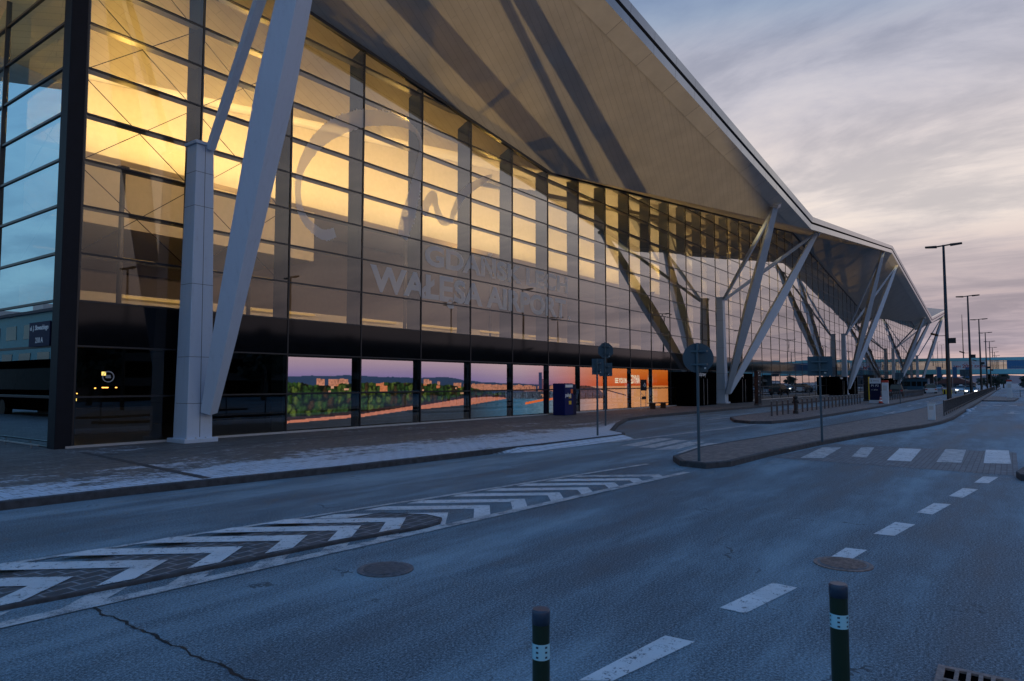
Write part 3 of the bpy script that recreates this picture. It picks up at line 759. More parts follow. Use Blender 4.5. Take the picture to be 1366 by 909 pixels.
# address plate on the end glass
t = thing('address_plate', 'small dark street address plate with white lettering on the end glass near the corner', 'sign', (XW-.08,22.5,3.6))
b = MB(); b.box(XW-.10,XW-.06,22.25,23.75,3.06,3.78); b.build('plate', M['navy'], t)
RX = Matrix.Rotation(R(-90),4,'Z') @ Matrix.Rotation(R(90),4,'X')
text('ul. J. Słowackiego', 'lettering', .2, M['letter'], Matrix.Translation((XW-.104,23.68,3.5)) @ RX, t, width=1.34, bold=.004)
text('210 A', 'lettering', .2, M['letter'], Matrix.Translation((XW-.104,23.25,3.16)) @ RX, t, width=.55, bold=.004)

# ------------------------------------------------------------------ backlit photo panels behind the ground floor glass
def vnoise(x, y, seed):
    xi = np.floor(x).astype(int); yi = np.floor(y).astype(int); fx = x-xi; fy = y-yi
    fx = fx*fx*(3-2*fx); fy = fy*fy*(3-2*fy)
    def h(a, b):
        n = (a*374761393 + b*668265263 + seed*69069) & 0x7fffffff; n = ((n ^ (n >> 13))*1274126177) & 0x7fffffff
        return ((n ^ (n >> 16)) & 0xffff)/65535.0
    return (h(xi,yi)*(1-fx)+h(xi+1,yi)*fx)*(1-fy)+(h(xi,yi+1)*(1-fx)+h(xi+1,yi+1)*fx)*fy
def fbm(x, y, seed, o=4):
    r = 0; a = .5; t = 0
    for i in range(o): r = r+a*vnoise(x*2**i, y*2**i, seed+i); t += a; a *= .55
    return r/t
def srgb(c): c = np.array(c)/255.0; return np.where(c <= .04045, c/12.92, ((c+.055)/1.055)**2.4)
def mural(S, T):
    """printed coast panorama: S along the ten panels (0-10), T height (0-1)"""
    out = np.zeros(S.shape+(3,))
    def put(mask, col, a=1.0):
        m = (mask*a)[...,None] if not isinstance(a, float) else mask.astype(float)[...,None]*a
        out[:] = out*(1-m)+np.asarray(col)*m
    xs = [0,3,4.2,5,6,7,8.5,10]
    def lerp(cols): c = srgb(cols); return np.stack([np.interp(S, xs, c[:,i]) for i in range(3)], -1)
    top = lerp([(186,160,170),(196,170,180),(214,186,190),(222,178,180),(235,160,140),(250,150,90),(252,140,50),(248,130,40)])
    low = lerp([(120,110,170),(120,112,178),(150,130,175),(160,120,160),(215,120,110),(250,110,50),(240,90,20),(235,90,20)])
    hz = np.interp(S, [0,2,3,10], [.66,.66,.58,.56]); tt = np.clip((T-hz)/(1-hz),0,1)[...,None]
    band = np.clip(fbm(S*.5+2, T*9, 3)*1.8-.5,0,1)[...,None]
    out[:] = low*(1-tt)+top*tt; out[:] = out*(1-.25*band*(1-tt))
    n1 = fbm(S*5, S*0+1, 11); hill = np.interp(S, [0,.8,2,2.6,3.2,5,6,10],[.735,.75,.72,.74,.66,.60,.58,.56])+.03*(n1-.5)
    put((T < hill) & (S < 5.6), srgb((42,62,92)))
    # town blocks
    bx = np.floor(S*16); hh = vnoise(bx+.5, bx*0+.5, 21)
    tb = np.interp(S,[0,1,2,3,4,5,5.6],[.70,.70,.70,.63,.60,.58,.56])
    gap = vnoise(np.floor(S*5.3)+.5, S*0+9.5, 77); blk = (T < tb+.05*(hh-.6)) & (T > tb-.12) & (S < 5.6) & (hh > np.interp(S,[0,.4,.45,.9,2,3,5],[1.1,1.1,.30,.45,.55,.3,.3])) & (gap > np.interp(S,[0,2.9,3.1,6],[.45,.45,.2,.3]))
    shade = (.45+.6*vnoise(S*60, T*60, 5))*np.where(vnoise(np.floor(S*70)+.5, np.floor(T*50)+.5, 6) > .72, .45, 1)
    put(blk, srgb((222,150,120))[None,None]*shade[...,None])
    # trees: rounded crowns, lit on their upper left, dark between
    tl = np.interp(S,[0,.5,1,1.6,2.2,2.8,3.2,3.6,4.2,5,5.6],[.66,.60,.63,.66,.62,.60,.52,.45,.46,.46,.44])+.06*(fbm(S*9,S*0+3,31)-.5)
    bl = np.interp(S,[0,1,2,3,3.4,3.9,4.2,5,6],[.125,.165,.26,.36,.38,.36,.29,.26,.26])
    def crowns(nx_, ny_, sd):
        best = np.full(S.shape, 9.0); bx_ = np.zeros(S.shape); by_ = np.zeros(S.shape); hid = np.zeros(S.shape)
        gx = np.floor(S*nx_); gy = np.floor(T*ny_)
        for dx in (-1,0,1):
            for dy in (-1,0,1):
                cx = gx+dx; cy = gy+dy; ox = vnoise(cx+.0, cy+.0, sd); oy = vnoise(cx+.0, cy+.0, sd+7)
                ddx = S*nx_-(cx+.2+.6*ox); ddy = T*ny_-(cy+.2+.6*oy); dd = ddx**2+ddy**2*.8; k = dd < best
                best = np.where(k, dd, best); bx_ = np.where(k, ddx, bx_); by_ = np.where(k, ddy, by_); hid = np.where(k, vnoise(cx+.0, cy+.0, sd+13), hid)
        return np.sqrt(best), bx_, by_, hid
    S0, T0 = S, T
    S = S0+.11*(fbm(S0*7,T0*9,101)-.5)+.018*(vnoise(S0*40,T0*40,103)-.5); T = T0+.16*(fbm(S0*8,T0*7,107)-.5)+.025*(vnoise(S0*40,T0*40,109)-.5)
    dd, ex, ey, hid = crowns(13, 7.0, 41); S, T = S0, T0
    sh = np.clip(.95-dd*1.5+.75*ey-.35*ex,0,1.25)*(.15+.9*vnoise(S*55,T*42,43)+.55*vnoise(S*110,T*85,44)); sh = np.clip(sh,0,1)[...,None]
    c1 = np.where((hid > .86)[...,None], srgb((74,56,36)), np.where((hid > .5)[...,None], srgb((92,112,46)), srgb((52,84,38))))
    green = srgb((9,18,12))*(1-sh)+c1*sh
    tm = (T < tl) & (T > bl) & (S < 3.95); put(tm, green)
    tm2 = (T < tl) & (T > bl) & (S >= 3.95) & (S < 5.6)
    put(tm2, srgb((84,96,112))[None,None]*(.12+1.6*vnoise(S*80,T*60,51)**2.2)[...,None])
    # houses among the trees
    hs = (vnoise(np.floor(S*14)+.5, np.floor(T*20)+.5, 61) > .72) & (T > .50) & (T < tl) & (S < 4) & (vnoise(np.floor(S*3.1)+.5, S*0+4.5, 63) > .35)
    put(hs, srgb((214,128,84))[None,None]*(.7+.5*vnoise(S*80,T*60,7))[...,None])
    h2 = (vnoise(np.floor(S*24)+.5, np.floor(T*32)+.5, 161) > .80) & (T > tl-.13) & (T < tl+.015) & (S < 5.2) & (S > .25)
    put(h2, srgb((236,176,140))[None,None]*(.35+.8*vnoise(np.floor(S*24)+.5, np.floor(T*32)+3.5, 163))[...,None])
    sm = (T < bl+.035+.02*vnoise(S*30,T*0+1.,165)) & (T > bl) & (S < 4); put(sm, srgb((40,24,22))[None,None]*(.4+1.4*vnoise(S*60,T*60,167))[...,None])
    # beach and water
    wl = np.interp(S,[0,1,2,3,4,5,10],[.09,.12,.20,.24,.33,.30,.30])
    put((T < bl) & (T >= wl) & (S < 4), np.array(srgb((206,128,100)))[None,None]*(.8+.3*vnoise(S*40,T*30,71))[...,None])
    wat = lerp([(34,40,50),(40,52,66),(56,104,134),(100,132,150),(176,150,150),(240,170,130),(250,176,110),(250,160,90)])
    ww = vnoise(S*14, T*90, 81); put((T < wl) | ((S >= 4) & (T < bl)), wat*(.75+.5*ww)[...,None])
    far = (S >= 5.6); put(far & (T < .56), wat*(.85+.25*ww)[...,None])
    # marina masts, tower, jetty, pier hill
    put((S > 4.84) & (S < 4.95) & (T > .5) & (T < .86), srgb((44,58,96)))
    put((S > 4.95) & (S < 5.0) & (T > .45) & (T < .72), srgb((120,80,90)))
    put((S > 4.4) & (S < 5.6) & (np.abs(T-(.22+.10*(S-4.4))) < .022), srgb((250,120,50)))
    hl = np.interp(S,[5.6,6.1,6.4,6.8,7.0],[.50,.58,.57,.50,.40]); put((S > 5.6) & (S < 7) & (T < hl) & (T > .27), srgb((92,62,58))[None,None]*(.35+1.3*vnoise(S*50,T*40,91))[...,None])
    put((S > 6.8) & (S < 7.95) & (np.abs(T-(.50-.16*(S-6.8))) < .014), srgb((70,40,36)))
    sun = np.exp(-((S-9.02)**2/.003+(T-.72)**2/.01)); sp = np.exp(-((S-9.04)**2/.004))*(T < .5)
    k = np.clip(sun+.8*sp,0,1)[...,None]; out[:] = out*(1-k)+srgb((255,240,200))*k
    return np.clip(out*np.array([.84,.86,1.12]),0,1)
def mural_mat():
    m, nt, bs = new_mat('backlit_print')
    at = N(nt, 'ShaderNodeAttribute', attribute_name='print'); nt.links.new(at.outputs['Color'], bs.inputs['Emission Color'])
    bs.inputs['Emission Strength'].default_value = 1.45; bs.inputs['Base Color'].default_value = (.02,.02,.02,1); bs.inputs['Roughness'].default_value = .5
    return m
M['mural'] = mural_mat()
PL = ['backlit panel of green trees above a red shore, beside the dark near glass',
      'backlit panel of green trees with peach houses on the hill above the shore',
      'backlit panel of a wooded slope falling to a sandy beach and dark water',
      'backlit panel of peach town blocks above a beach and turquoise water',
      'backlit panel of a marina with a tall blue tower and an orange jetty',
      'backlit panel of pink sky and marina partly behind the blue machine',
      'backlit panel of a brown headland under a pink sky behind the sign poles',
      'backlit orange panel with small white lettering and a slanting pier',
      'backlit orange panel with tall narrow white lettering behind the black notice stand',
      'backlit orange panel with a white setting sun and no lettering']
for i in range(10):
    k = i+2; u0 = ku(k)+.05; u1 = ku(k+1)-.42; z0, z1 = .24, 2.96; nx, nz = 150, 110
    sx = np.linspace(0,1,nx+1); tz = np.linspace(0,1,nz+1)
    t = thing('backlit_panel', PL[i], 'backlit panel', (u0,YF+.07,.2), 'backlit coast panels in the ground floor windows')
    verts = [(u0+(u1-u0)*a, YF+.06, z0+(z1-z0)*c) for c in tz for a in sx]
    faces = [(j*(nx+1)+q, j*(nx+1)+q+1, (j+1)*(nx+1)+q+1, (j+1)*(nx+1)+q) for j in range(nz) for q in range(nx)]
    me = bpy.data.meshes.new('print'); me.from_pydata(verts, [], faces); me.materials.append(M['mural'])
    S, T = np.meshgrid(i+sx, tz); c = np.ones((S.size,4), np.float32); c[:,:3] = mural(S, T).reshape(-1,3)
    ca = me.color_attributes.new('print', 'FLOAT_COLOR', 'POINT'); ca.data.foreach_set('color', c.ravel())
    o = bpy.data.objects.new('print', me); COL.objects.link(o); adopt(o, t)
    b = MB(); b.box(u0,u1,YF+.065,YF+.11,z0-.06,z1); b.build('backing', M['black'], t)
    if i == 7: text('SEE YOU IN', 'lettering', .3, M['headlight'], on_glass(u0+1.25,1.95,-.052), t, width=1.75, height=.36, bold=.01, extrude=0)
    if i == 8: text('GDYNIA', 'lettering', .3, M['headlight'], on_glass(u0+.02,1.92,-.052), t, width=1.55, height=.62, bold=.006, extrude=0)
me_l, nt_l, bs_l = new_mat('lit_white_print'); bs_l.inputs['Emission Color'].default_value = (1,.93,.85,1); bs_l.inputs['Emission Strength'].default_value = 1.5
for o in list(bpy.data.objects):
    if o.name.startswith('lettering') and o.data.materials[0] == M['headlight']: o.data.materials[0] = me_l

# ------------------------------------------------------------------ things on the plaza
t = thing('vending_machine', 'blue vending machine with white lettering in front of the pink marina panel', 'vending machine', (33.6,20.7,.14))
b = MB(); b.box(33.05,34.0,20.35,21.15,.14,1.95); b.build('body', M['blue'], t, bevel=.03)
b = MB(); b.box(34.003,34.45,20.4,21.1,.14,1.9); b.build('side_unit', M['navy'], t, bevel=.03)
b = MB(); b.box(33.12,33.92,20.335,20.36,1.72,1.88); b.build('header', M['letter'], t)
b = MB(); b.tube([(34.22,20.38,1.45),(34.22,20.41,1.45)], .15, 20); b.build('porthole', M['black'], t)
b = MB(); b.box(33.72,33.92,20.335,20.36,1.38,1.62); b.build('price_panel', M['orange'], t)
b = MB()
for z in (.75,1.1): b.box(33.5,33.75,20.335,20.355,z,z+.2)
b.build('picture', M['yellow'], t)
text('pakuj', 'lettering', .2, M['letter'], Matrix.Translation((33.1,20.335,1.12)) @ Matrix.Rotation(R(90),4,'X'), t, width=.6, bold=.006)
t = thing('notice_stand', 'thin steel stand holding a square black notice beside the bench', 'notice stand', (43.0,20.2,.14))
b = MB()
for x in (42.6,43.4): b.tube([(x,20.2,.14),(x,20.2,2.2)], .025, 8)
b.tube([(42.6,20.2,.9),(43.4,20.2,.9)], .02, 8); b.tube([(42.6,20.2,1.3),(43.4,20.2,.95)], .015, 6); b.build('frame', M['steel'], t)
b = MB(); b.box(42.55,43.45,20.15,20.19,1.45,2.2); b.build('notice', M['black'], t)
b = MB(); b.tube([(42.9,20.14,1.75),(43.1,20.14,1.95),(43.25,20.14,1.85),(43.1,20.14,1.7)], .02, 6); b.build('pictogram', M['letter'], t)
b = MB(); b.box(42.75,43.35,20.15,20.19,.85,1.05); b.build('small_plate', M['black'], t)
t = thing('bench', 'low dark backless bench standing before the last orange panel', 'bench', (45.8,20.4,.14))
b = MB()
for i in range(4): b.box(44.5,47.1,20.15+i*.12,20.25+i*.12,.52,.57)
b.build('seat', M['lamp'], t)
for x in (44.9,46.7):
    b = MB(); b.box(x-.04,x+.04,20.18,20.58,.13,.52); b.build('leg', M['lamp'], t)
t = thing('totem_sign', 'tall black pylon with a column of small white symbols near the lobby', 'pylon sign', (56.9,16.6,.14))
b = MB(); b.box(56.5,57.4,16.45,16.75,.30,2.95); b.build('body', M['black'], t, bevel=.01)
b = MB(); b.box(56.45,57.45,16.42,16.78,.13,.30); b.build('base', M['kerb'], t)
b = MB()
for z in (2.75,2.05,1.75,1.25,.95): b.box(56.62,56.74,16.44,16.452,z,z+.09)
b.box(56.65,57.2,16.44,16.452,2.56,2.60); b.build('symbol', M['grey_metal'], t)

# ------------------------------------------------------------------ traffic signs seen from behind
def sign_post(name, label, x, y, z0, plates, lean=0.0, pr=.035, top=None):
    t = thing(name, label, 'traffic sign', (x,y,z0))
    zt = top or max(p[2]+p[4]/2 for p in plates)
    b = MB(); b.tube([(x,y,z0-.02),(x+lean,y,z0+zt)], pr, 12); b.build('post', M['post'], t, smooth=False)
    for shape, off, zc, w, h in plates:
        b = MB(); cx_ = x + off[0] + lean*zc/zt; cy_ = y + off[1]; c = Vector((cx_+.055, cy_, z0+zc))
        n = 28 if shape == 'round' else 8
        if shape in ('round','octagon'):
            pts = [Vector((0, math.cos(2*math.pi*(i+.5)/n)*w/2, math.sin(2*math.pi*(i+.5)/n)*h/2)) for i in range(n)]
        else:
            q = .06*w; pts = [Vector((0,a*(w/2),e*(h/2))) for a, e in ((-1,-1),(1,-1),(1,1),(-1,1))]
        m = Matrix.Rotation(off[2], 3, 'Z') if len(off) > 2 else Matrix.Identity(3)
        A = [c + m @ p for p in pts]; B = [q_ + m @ Vector((.02,0,0)) for q_ in A]
        b.face(*A[::-1]); b.face(*B)
        for i in range(len(A)): j = (i+1) % len(A); b.face(A[i],A[j],B[j],B[i])
        pl = b.build('plate', M['sign_back'], t)
        for dz in (-.22*h, .22*h):
            b = MB(); b.box(cx_-.045,cx_+.06,cy_-w*.32,cy_+w*.32,z0+zc+dz-.02,z0+zc+dz+.02); b.build('bracket', M['post'], pl)
        b = MB(); k_ = c + m @ Vector((-.004, -w*.2, -h*.34)); b.box(k_.x-.002,k_.x+.001,k_.y-.035,k_.y+.035,k_.z-.02,k_.z+.02)
        b.build('sticker', M['letter'], pl)
    return t
th = R(33)
sign_post('traffic_sign', 'grey back of a round road sign on a pole at the island tip', 15.86, 6.03, .14, [('round',(0,0,th),2.45,.74,.72)])
sign_post('traffic_sign', 'grey back of a wide rectangular road sign on a leaning pole on the long island', 23.38, 4.85, .14, [('rect',(0,0,R(12)),2.38,.72,.62)], lean=-.12)
sign_post('traffic_sign', 'grey back of a narrow rectangular sign alone on its pole beside the plaza kerb', 21.36, 11.8, .14, [('rect',(0,0,R(30)),2.42,.42,.56)])
sign_post('traffic_sign', 'grey back of an octagonal sign with a rectangular one below it', 26.37, 14.17, .14, [('octagon',(0,0,R(32)),3.25,.70,.72),('rect',(0,0,R(30)),2.42,.56,.58)])
sign_post('traffic_sign', 'small dark back of a square sign on a thin pole beyond the grey pillar', 68.71, 7.79, .14, [('rect',(0,0,R(15)),2.42,.66,.6)])
sign_post('traffic_sign', 'dark rectangular sign on a pole between the second and first lamp posts, above the cars', 140.5, 6.05, .14, [('rect',(0,0,R(10)),3.5,1.5,1.15)], pr=.06)

# ------------------------------------------------------------------ bollards, pillars, rails
def flexible_bollard(x, y, label, r, top):
    t = thing('flexible_bollard', label, 'bollard', (x,y,0), 'dark green road bollards')
    b = MB(); b.tube([(x,y,0),(x,y,.02),(x,y,.04),(x,y,top-.075)], [r*1.6,r*1.5,r,r], 28); b.build('post', M['green'], t, smooth=False)
    b = MB(); b.tube([(x,y,top-.075),(x,y,top-.008),(x,y,top)], [r*1.04,r*1.04,r*.93], 28); b.build('cap', M['cap'], t, smooth=False)
    b = MB(); b.tube([(x,y,top-.25),(x,y,top-.17)], r*1.025, 28, cap=False); rb = b.build('reflective_band', M['reflect'], t, smooth=True)
    b = MB()
    for a0 in range(0,360,60):
        for dz in (-.235,-.21,-.185):
            a, c = R(a0), R(a0+16)
            b.face(*[(x+r*1.04*math.cos(q), y+r*1.04*math.sin(q), top+dz+e) for q, e in ((a,-.005),(c,-.005),(c,.005),(a,.005))])
    b.build('band_mark', M['cap'], rb, fix=False)
    for p in t.children[0].data.polygons: p.use_smooth = abs(p.normal.z) < .5
flexible_bollard(3.05, 2.03, 'dark green bollard with a pale reflective band, beside the nearest lane dash', .046, .815)
flexible_bollard(4.46, .86, 'dark green bollard with a pale reflective band, just below the rusty manhole', .050, .815)
def steel_bollard(x, y, label):
    t = thing('steel_bollard', label, 'bollard', (x,y,.14), 'steel bollards along the middle island')
    b = MB(); b.tube([(x,y,.12),(x,y,.95)], .05, 10); b.build('post', M['rail'], t, smooth=False)
    b = MB(); b.tube([(x,y,.95),(x,y,.965),(x,y,.98)], [.054,.054,.02], 10); b.build('cap', M['steel'], t)
    return t
xs = [39.2,40.3,41.5,42.7] + [44.9+1.3*i for i in range(18)] + [71.5+1.35*i for i in range(34)]
sb = None
for i, x in enumerate(xs):
    y = 10.7 if x < 70 else 10.2
    lab = 'slim steel bollard among those before the black iron post' if i < 4 else ('slim steel bollard in the row between the iron post and the navy board' if x < 68 else 'slim steel bollard in the far row beyond the traffic cone')
    if sb is None: sb = steel_bollard(x, y, lab)
    else: dup(sb, (x,y,.14), lab)
t = thing('hydrant_post', 'squat black cast iron post with a ball top among the steel bollards', 'hydrant', (43.2,10.4,.14))
b = MB(); b.tube([(43.2,10.4,.12),(43.2,10.4,.3),(43.2,10.4,.34),(43.2,10.4,.85),(43.2,10.4,.9),(43.2,10.4,1.0)], [.16,.15,.10,.10,.15,.14], 16); b.build('body', M['lamp'], t)
b = MB(); b.tube([(43.2,10.4,1.0),(43.2,10.4,1.04),(43.2,10.4,1.12),(43.2,10.4,1.2),(43.2,10.4,1.24)], [.08,.12,.14,.1,.03], 16); b.build('cap', M['lamp'], t)
for s_ in (-1,1):
    b = MB(); b.tube([(43.2,10.4+s_*.08,.82),(43.2,10.4+s_*.2,.82)], .05, 10); b.build('outlet', M['lamp'], t)
def pillar(name, label, x, y, z0, w, d, h, top):
    t = thing(name, label, 'pillar', (x,y,z0))
    b = MB(); b.box(x-d/2,x+d/2,y-w/2,y+w/2,z0-.02,z0+h); b.build('body', M['white'], t, bevel=.02)
    b = MB(); b.box(x-d/2-.01,x+d/2+.01,y-w/2-.01,y+w/2+.01,z0+h+.003,z0+h+(.2 if top else .04)); b.build('top', M['red'] if top else M['grey_metal'], t)
    b = MB(); b.box(x-d/2-.006,x-d/2+.01,y-w*.3,y+w*.3,z0+h*.62,z0+h*.86); b.build('panel', M['grey_metal'], t)
pillar('service_cabinet', 'low pale grey metal cabinet on the long island before the railing', 40.25, 3.2, .14, .32, .26, .80, False)
pillar('barrier_pillar', 'tall pale pillar with a red top at the far right lane entry', 105.0, .0, .12, .55, .4, 2.0, True)
pillar('barrier_pillar', 'tall grey pillar with a red top next to the traffic cone', 68.9, 8.95, .14, .5, .4, 1.85, True)
t = thing('camera_unit', 'small dark camera unit fixed above the far right pillar', 'camera', (105.0,.3,2.3))
b = MB(); b.box(104.8,105.1,.15,.95,2.42,2.75); b.build('housing', M['dark_metal'], t)
b = MB(); b.tube([(105,.2,2.30),(105,.3,2.45)], .04, 8); b.build('bracket', M['dark_metal'], t)
t = thing('info_board', 'navy information board with a white header and yellow edge beside the cone', 'information board', (69.5,9.9,.14))
b = MB(); b.box(69.9,70.1,9.45,10.35,.4,1.90); b.build('panel', M['navy'], t)
b = MB(); b.box(69.89,70.11,9.45,10.35,1.904,2.40); b.build('header', M['white'], t)
b = MB(); b.box(69.85,70.15,10.354,10.43,.4,2.5); b.build('edge_strip', M['yellow'], t)
b = MB(); b.box(69.8,70.2,9.4,10.4,.12,.4); b.build('base', M['white'], t)
text('✈ parking', 'lettering', .2, M['navy'], Matrix.Translation((69.885,10.28,2.08)) @ RX, t, width=.7)
text('P1 P2', 'lettering', .2, M['letter'], Matrix.Translation((69.895,10.2,1.62)) @ RX, t, width=.6)
text('← 20 m', 'lettering', .2, M['letter'], Matrix.Translation((69.895,10.2,1.28)) @ RX, t, width=.5)
t = thing('black_board', 'plain black upright board standing behind the navy information board', 'board', (77,11.3,.14))
b = MB(); b.box(77,77.2,10.95,11.95,.3,2.75); b.build('panel', M['black'], t)
b = MB(); b.box(76.95,77.25,10.9,12.0,.12,.3); b.build('base', M['lamp'], t)
t = thing('traffic_cone', 'red and white traffic cone at the foot of the navy board', 'traffic cone', (68.3,9.25,.14))
b = MB(); b.box(68.1,68.5,9.03,9.47,.13,.18); b.build('base', M['rubber'], t)
def cone_r(z): return .17-.13*(z-.18)/.62
for nm, mt, z0, z1 in (('body','red',.18,.34),('white_band','letter',.34,.48),('body','red',.48,.6),('white_band','letter',.6,.69),('tip','red',.69,.82)):
    b = MB(); b.tube([(68.3,9.25,z0),(68.3,9.25,z1)], [cone_r(z0),cone_r(z1)], 16, cap=(nm == 'tip')); b.build(nm, M[mt], t)
# railing of upright steel bars on the long island
t = thing('railing', 'long low railing of upright steel bars along the lamp posts', 'railing', (45,3.0,.14))
x = 45.2; n = 0
while x < 215 and n < 95:
    b = MB(); b.box(x-.03,x+.03,2.97,3.03,.12,1.0); b.build('post', M['rail'], t); n += 1; x += 1.8
b = MB(); b.box(45.2,x-1.8,2.965,3.035,.95,.99); b.box(45.2,x-1.8,2.975,3.025,.28,.32); b.build('rail', M['rail'], t)
b = MB(); q = 45.2
while q < x-1.8: b.box(q-.008,q+.008,2.992,3.008,.3,.96); q += .3
b.build('infill_bar', M['rail'], t)
t = thing('hoop_barrier', 'pair of small dark hoop barriers at the far right edge', 'barrier', (118,-1.4,0))
b = MB()
for yy in (-1.2,-2.2): b.tube([(118,yy,0),(118,yy,.9),(118,yy-.6,.9),(118,yy-.6,0)], .04, 8)
b.build('hoop', M['rail'], t)

# lamp posts
def make_lamp():
    t = thing('lamp_post', '', 'lamp post', (0,0,.14), 'double headed lamp posts along the island')
    b = MB(); b.tube([(0,0,0),(0,0,.6),(0,0,11.75)], [.17,.15,.075], 14); b.build('pole', M['lamp'], t, smooth=True)
    b = MB(); b.tube([(0,0,-.02),(0,0,.06)], .25, 14); b.build('base', M['lamp'], t)
    b = MB(); b.beam([(0,-.45,11.74),(0,.45,11.66)], [(.09,.09)]*2); b.build('arm', M['lamp'], t)
    for s_ in (-1,1):
        b = MB(); b.beam([(0,s_*.40,11.68-s_*.03),(0,s_*1.12,11.72-s_*.03)], [(.34,.15),(.30,.11)]); b.build('lamp_head', M['lamp'], t, bevel=.02)
    return t
def add_cams(t, x, y, both=True):
    a = thing('security_camera', '', 'camera', (x,y,5.3))
    b = MB(); b.tube([(x,y+.12,5.3),(x,y+.55,5.3)], .02, 8); b.build('bracket', M['lamp'], a)
    b = MB(); b.beam([(x-.25,y+.55,5.33),(x+.30,y+.95,5.48)], [(.14,.14)]*2); b.build('housing', M['lamp'], a)
    b = MB(); b.box(x-.15,x+.15,y-.52,y-.12,4.75,5.12); b.build('junction_box', M['lamp'], a)
    return a
WHICH = ['nearest and tallest looking','second nearest','third nearest','fourth nearest','fifth nearest','sixth nearest','seventh nearest','eighth nearest','ninth nearest','last and smallest looking']
lp = make_lamp()
cam0 = None
for i in range(10):
    pos = (56.8+35*i, 3.42, .14); lab = 'black double headed lamp post on the long island, ' + WHICH[i] + ' of its row'
    if i == 0: o = lp; o.location = pos; o['label'] = lab
    else: o = dup(lp, pos, lab)
for i in range(5):
    a = add_cams(None, 56.8+35*i, 3.42); a['label'] = 'black security camera with a junction box on the %s lamp post of the row' % WHICH[i].split(' and')[0]; a['group'] = 'cameras on the lamp posts'
# lamps far behind the bridge and along the opposite side of the road
for i, (x, y) in enumerate(((352,26.7),(377,26.7),(408,27))):
    dup(lp, (x,y,9.5), 'faint lamp post beyond the footbridge, %s of three by the last mast' % ('leftmost','middle','rightmost')[i])
for i, (x, y) in enumerate(((14,-8),(26,-14),(38,-9),(62,-11),(86,-11))):
    dup(lp, (x,y,.0), 'lamp post across the road mirrored in the terminal glass, %s one along the kerb' % ('first','second','third','fourth','fifth')[i])
t = thing('radio_mast', 'thin radio mast like a needle rising behind the footbridge', 'mast', (396,17.4,0))
b = MB(); b.tube([(396,17.4,0),(396,17.4,35)], [.35,.10], 8); b.build('pole', M['lamp'], t)
b = MB(); b.box(395,397,16.6,18.2,0,1.2); b.build('base', M['kerb'], t)

# ------------------------------------------------------------------ footbridge
BX = 228.0
t = thing('footbridge', 'covered teal and glass footbridge crossing the road from the terminal', 'footbridge', (BX,10,0))
b = MB(); b.box(BX,BX+4,-90,YF+8,4.35,5.65); b.build('deck', M['teal'], t)
b = MB(); b.box(BX-.05,BX+4.05,-90,YF+8,4.20,4.348); b.build('underside', M['dark_metal'], t)
b = MB(); b.box(BX-.1,BX+4.1,-90,YF+8,8.05,8.85); b.build('roof', M['teal'], t)
b = MB(); b.face((BX+.05,-90,5.65),(BX+.05,YF+8,5.65),(BX+.05,YF+8,8.05),(BX+.05,-90,8.05)); b.build('glazing', M['bridge_glass'], t, fix=False)
b = MB(); b.face((BX+3.95,-90,5.65),(BX+3.95,YF+8,5.65),(BX+3.95,YF+8,8.05),(BX+3.95,-90,8.05)); b.build('glazing', M['bridge_glass'], t, fix=False)
b = MB(); y = YF+8
while y > -90:
    b = MB(); b.box(BX,BX+.1,y-.06,y+.06,5.65,8.05); b.build('mullion', M['dark_metal'], t); y -= 2.6
b = MB(); b.box(BX-.02,BX+.12,-90,YF+8,7.62,7.72); b.build('transom', M['teal'], t)
for y in (18.5,-20,-60):
    b = MB(); b.box(BX+1,BX+3,y-1,y+1,-.05,4.2); b.build('pier', M['kerb'], t)
ban = thing('advert_banner', 'pale banner with red lettering on the footbridge glass', 'banner', (BX-.02,9,5.7))
b = MB(); b.box(BX-.05,BX-.02,4.6,12.9,5.68,7.95); b.build('sheet', paint('banner_pale', (.52,.60,.66), .5, .06), ban)
M['red_letter'] = paint('red_vinyl', (.42,.02,.02), .5, .05)
text('24H', 'lettering', 1, M['red_letter'], Matrix.Translation((BX-.056,12.5,6.15)) @ RX, ban, width=1.7, height=.6, bold=.02)
text('20zł', 'lettering', 1, M['red_letter'], Matrix.Translation((BX-.056,10.4,6.05)) @ RX, ban, width=2.4, height=1.0, bold=.03)
text('/DOBA', 'lettering', 1, M['red_letter'], Matrix.Translation((BX-.056,7.7,6.15)) @ RX, ban, width=2.8, height=.65, bold=.02)
text('parking', 'lettering', 1, M['red_letter'], Matrix.Translation((BX-.056,9.9,7.2)) @ RX, ban, width=2.4, height=.4)
ban = thing('advert_banner', 'deep blue banner with pale lettering on the footbridge at the right edge', 'banner', (BX-.02,-5,5.7))
b = MB(); b.box(BX-.05,BX-.02,-12,.3,5.68,7.95); b.build('sheet', paint('banner_blue', (.03,.16,.34), .5, .1), ban)
text('PARKING LOTNISKO', 'lettering', 1, M['wall_pale'], Matrix.Translation((BX-.056,-.6,6.0)) @ RX, ban, width=8, height=.5)

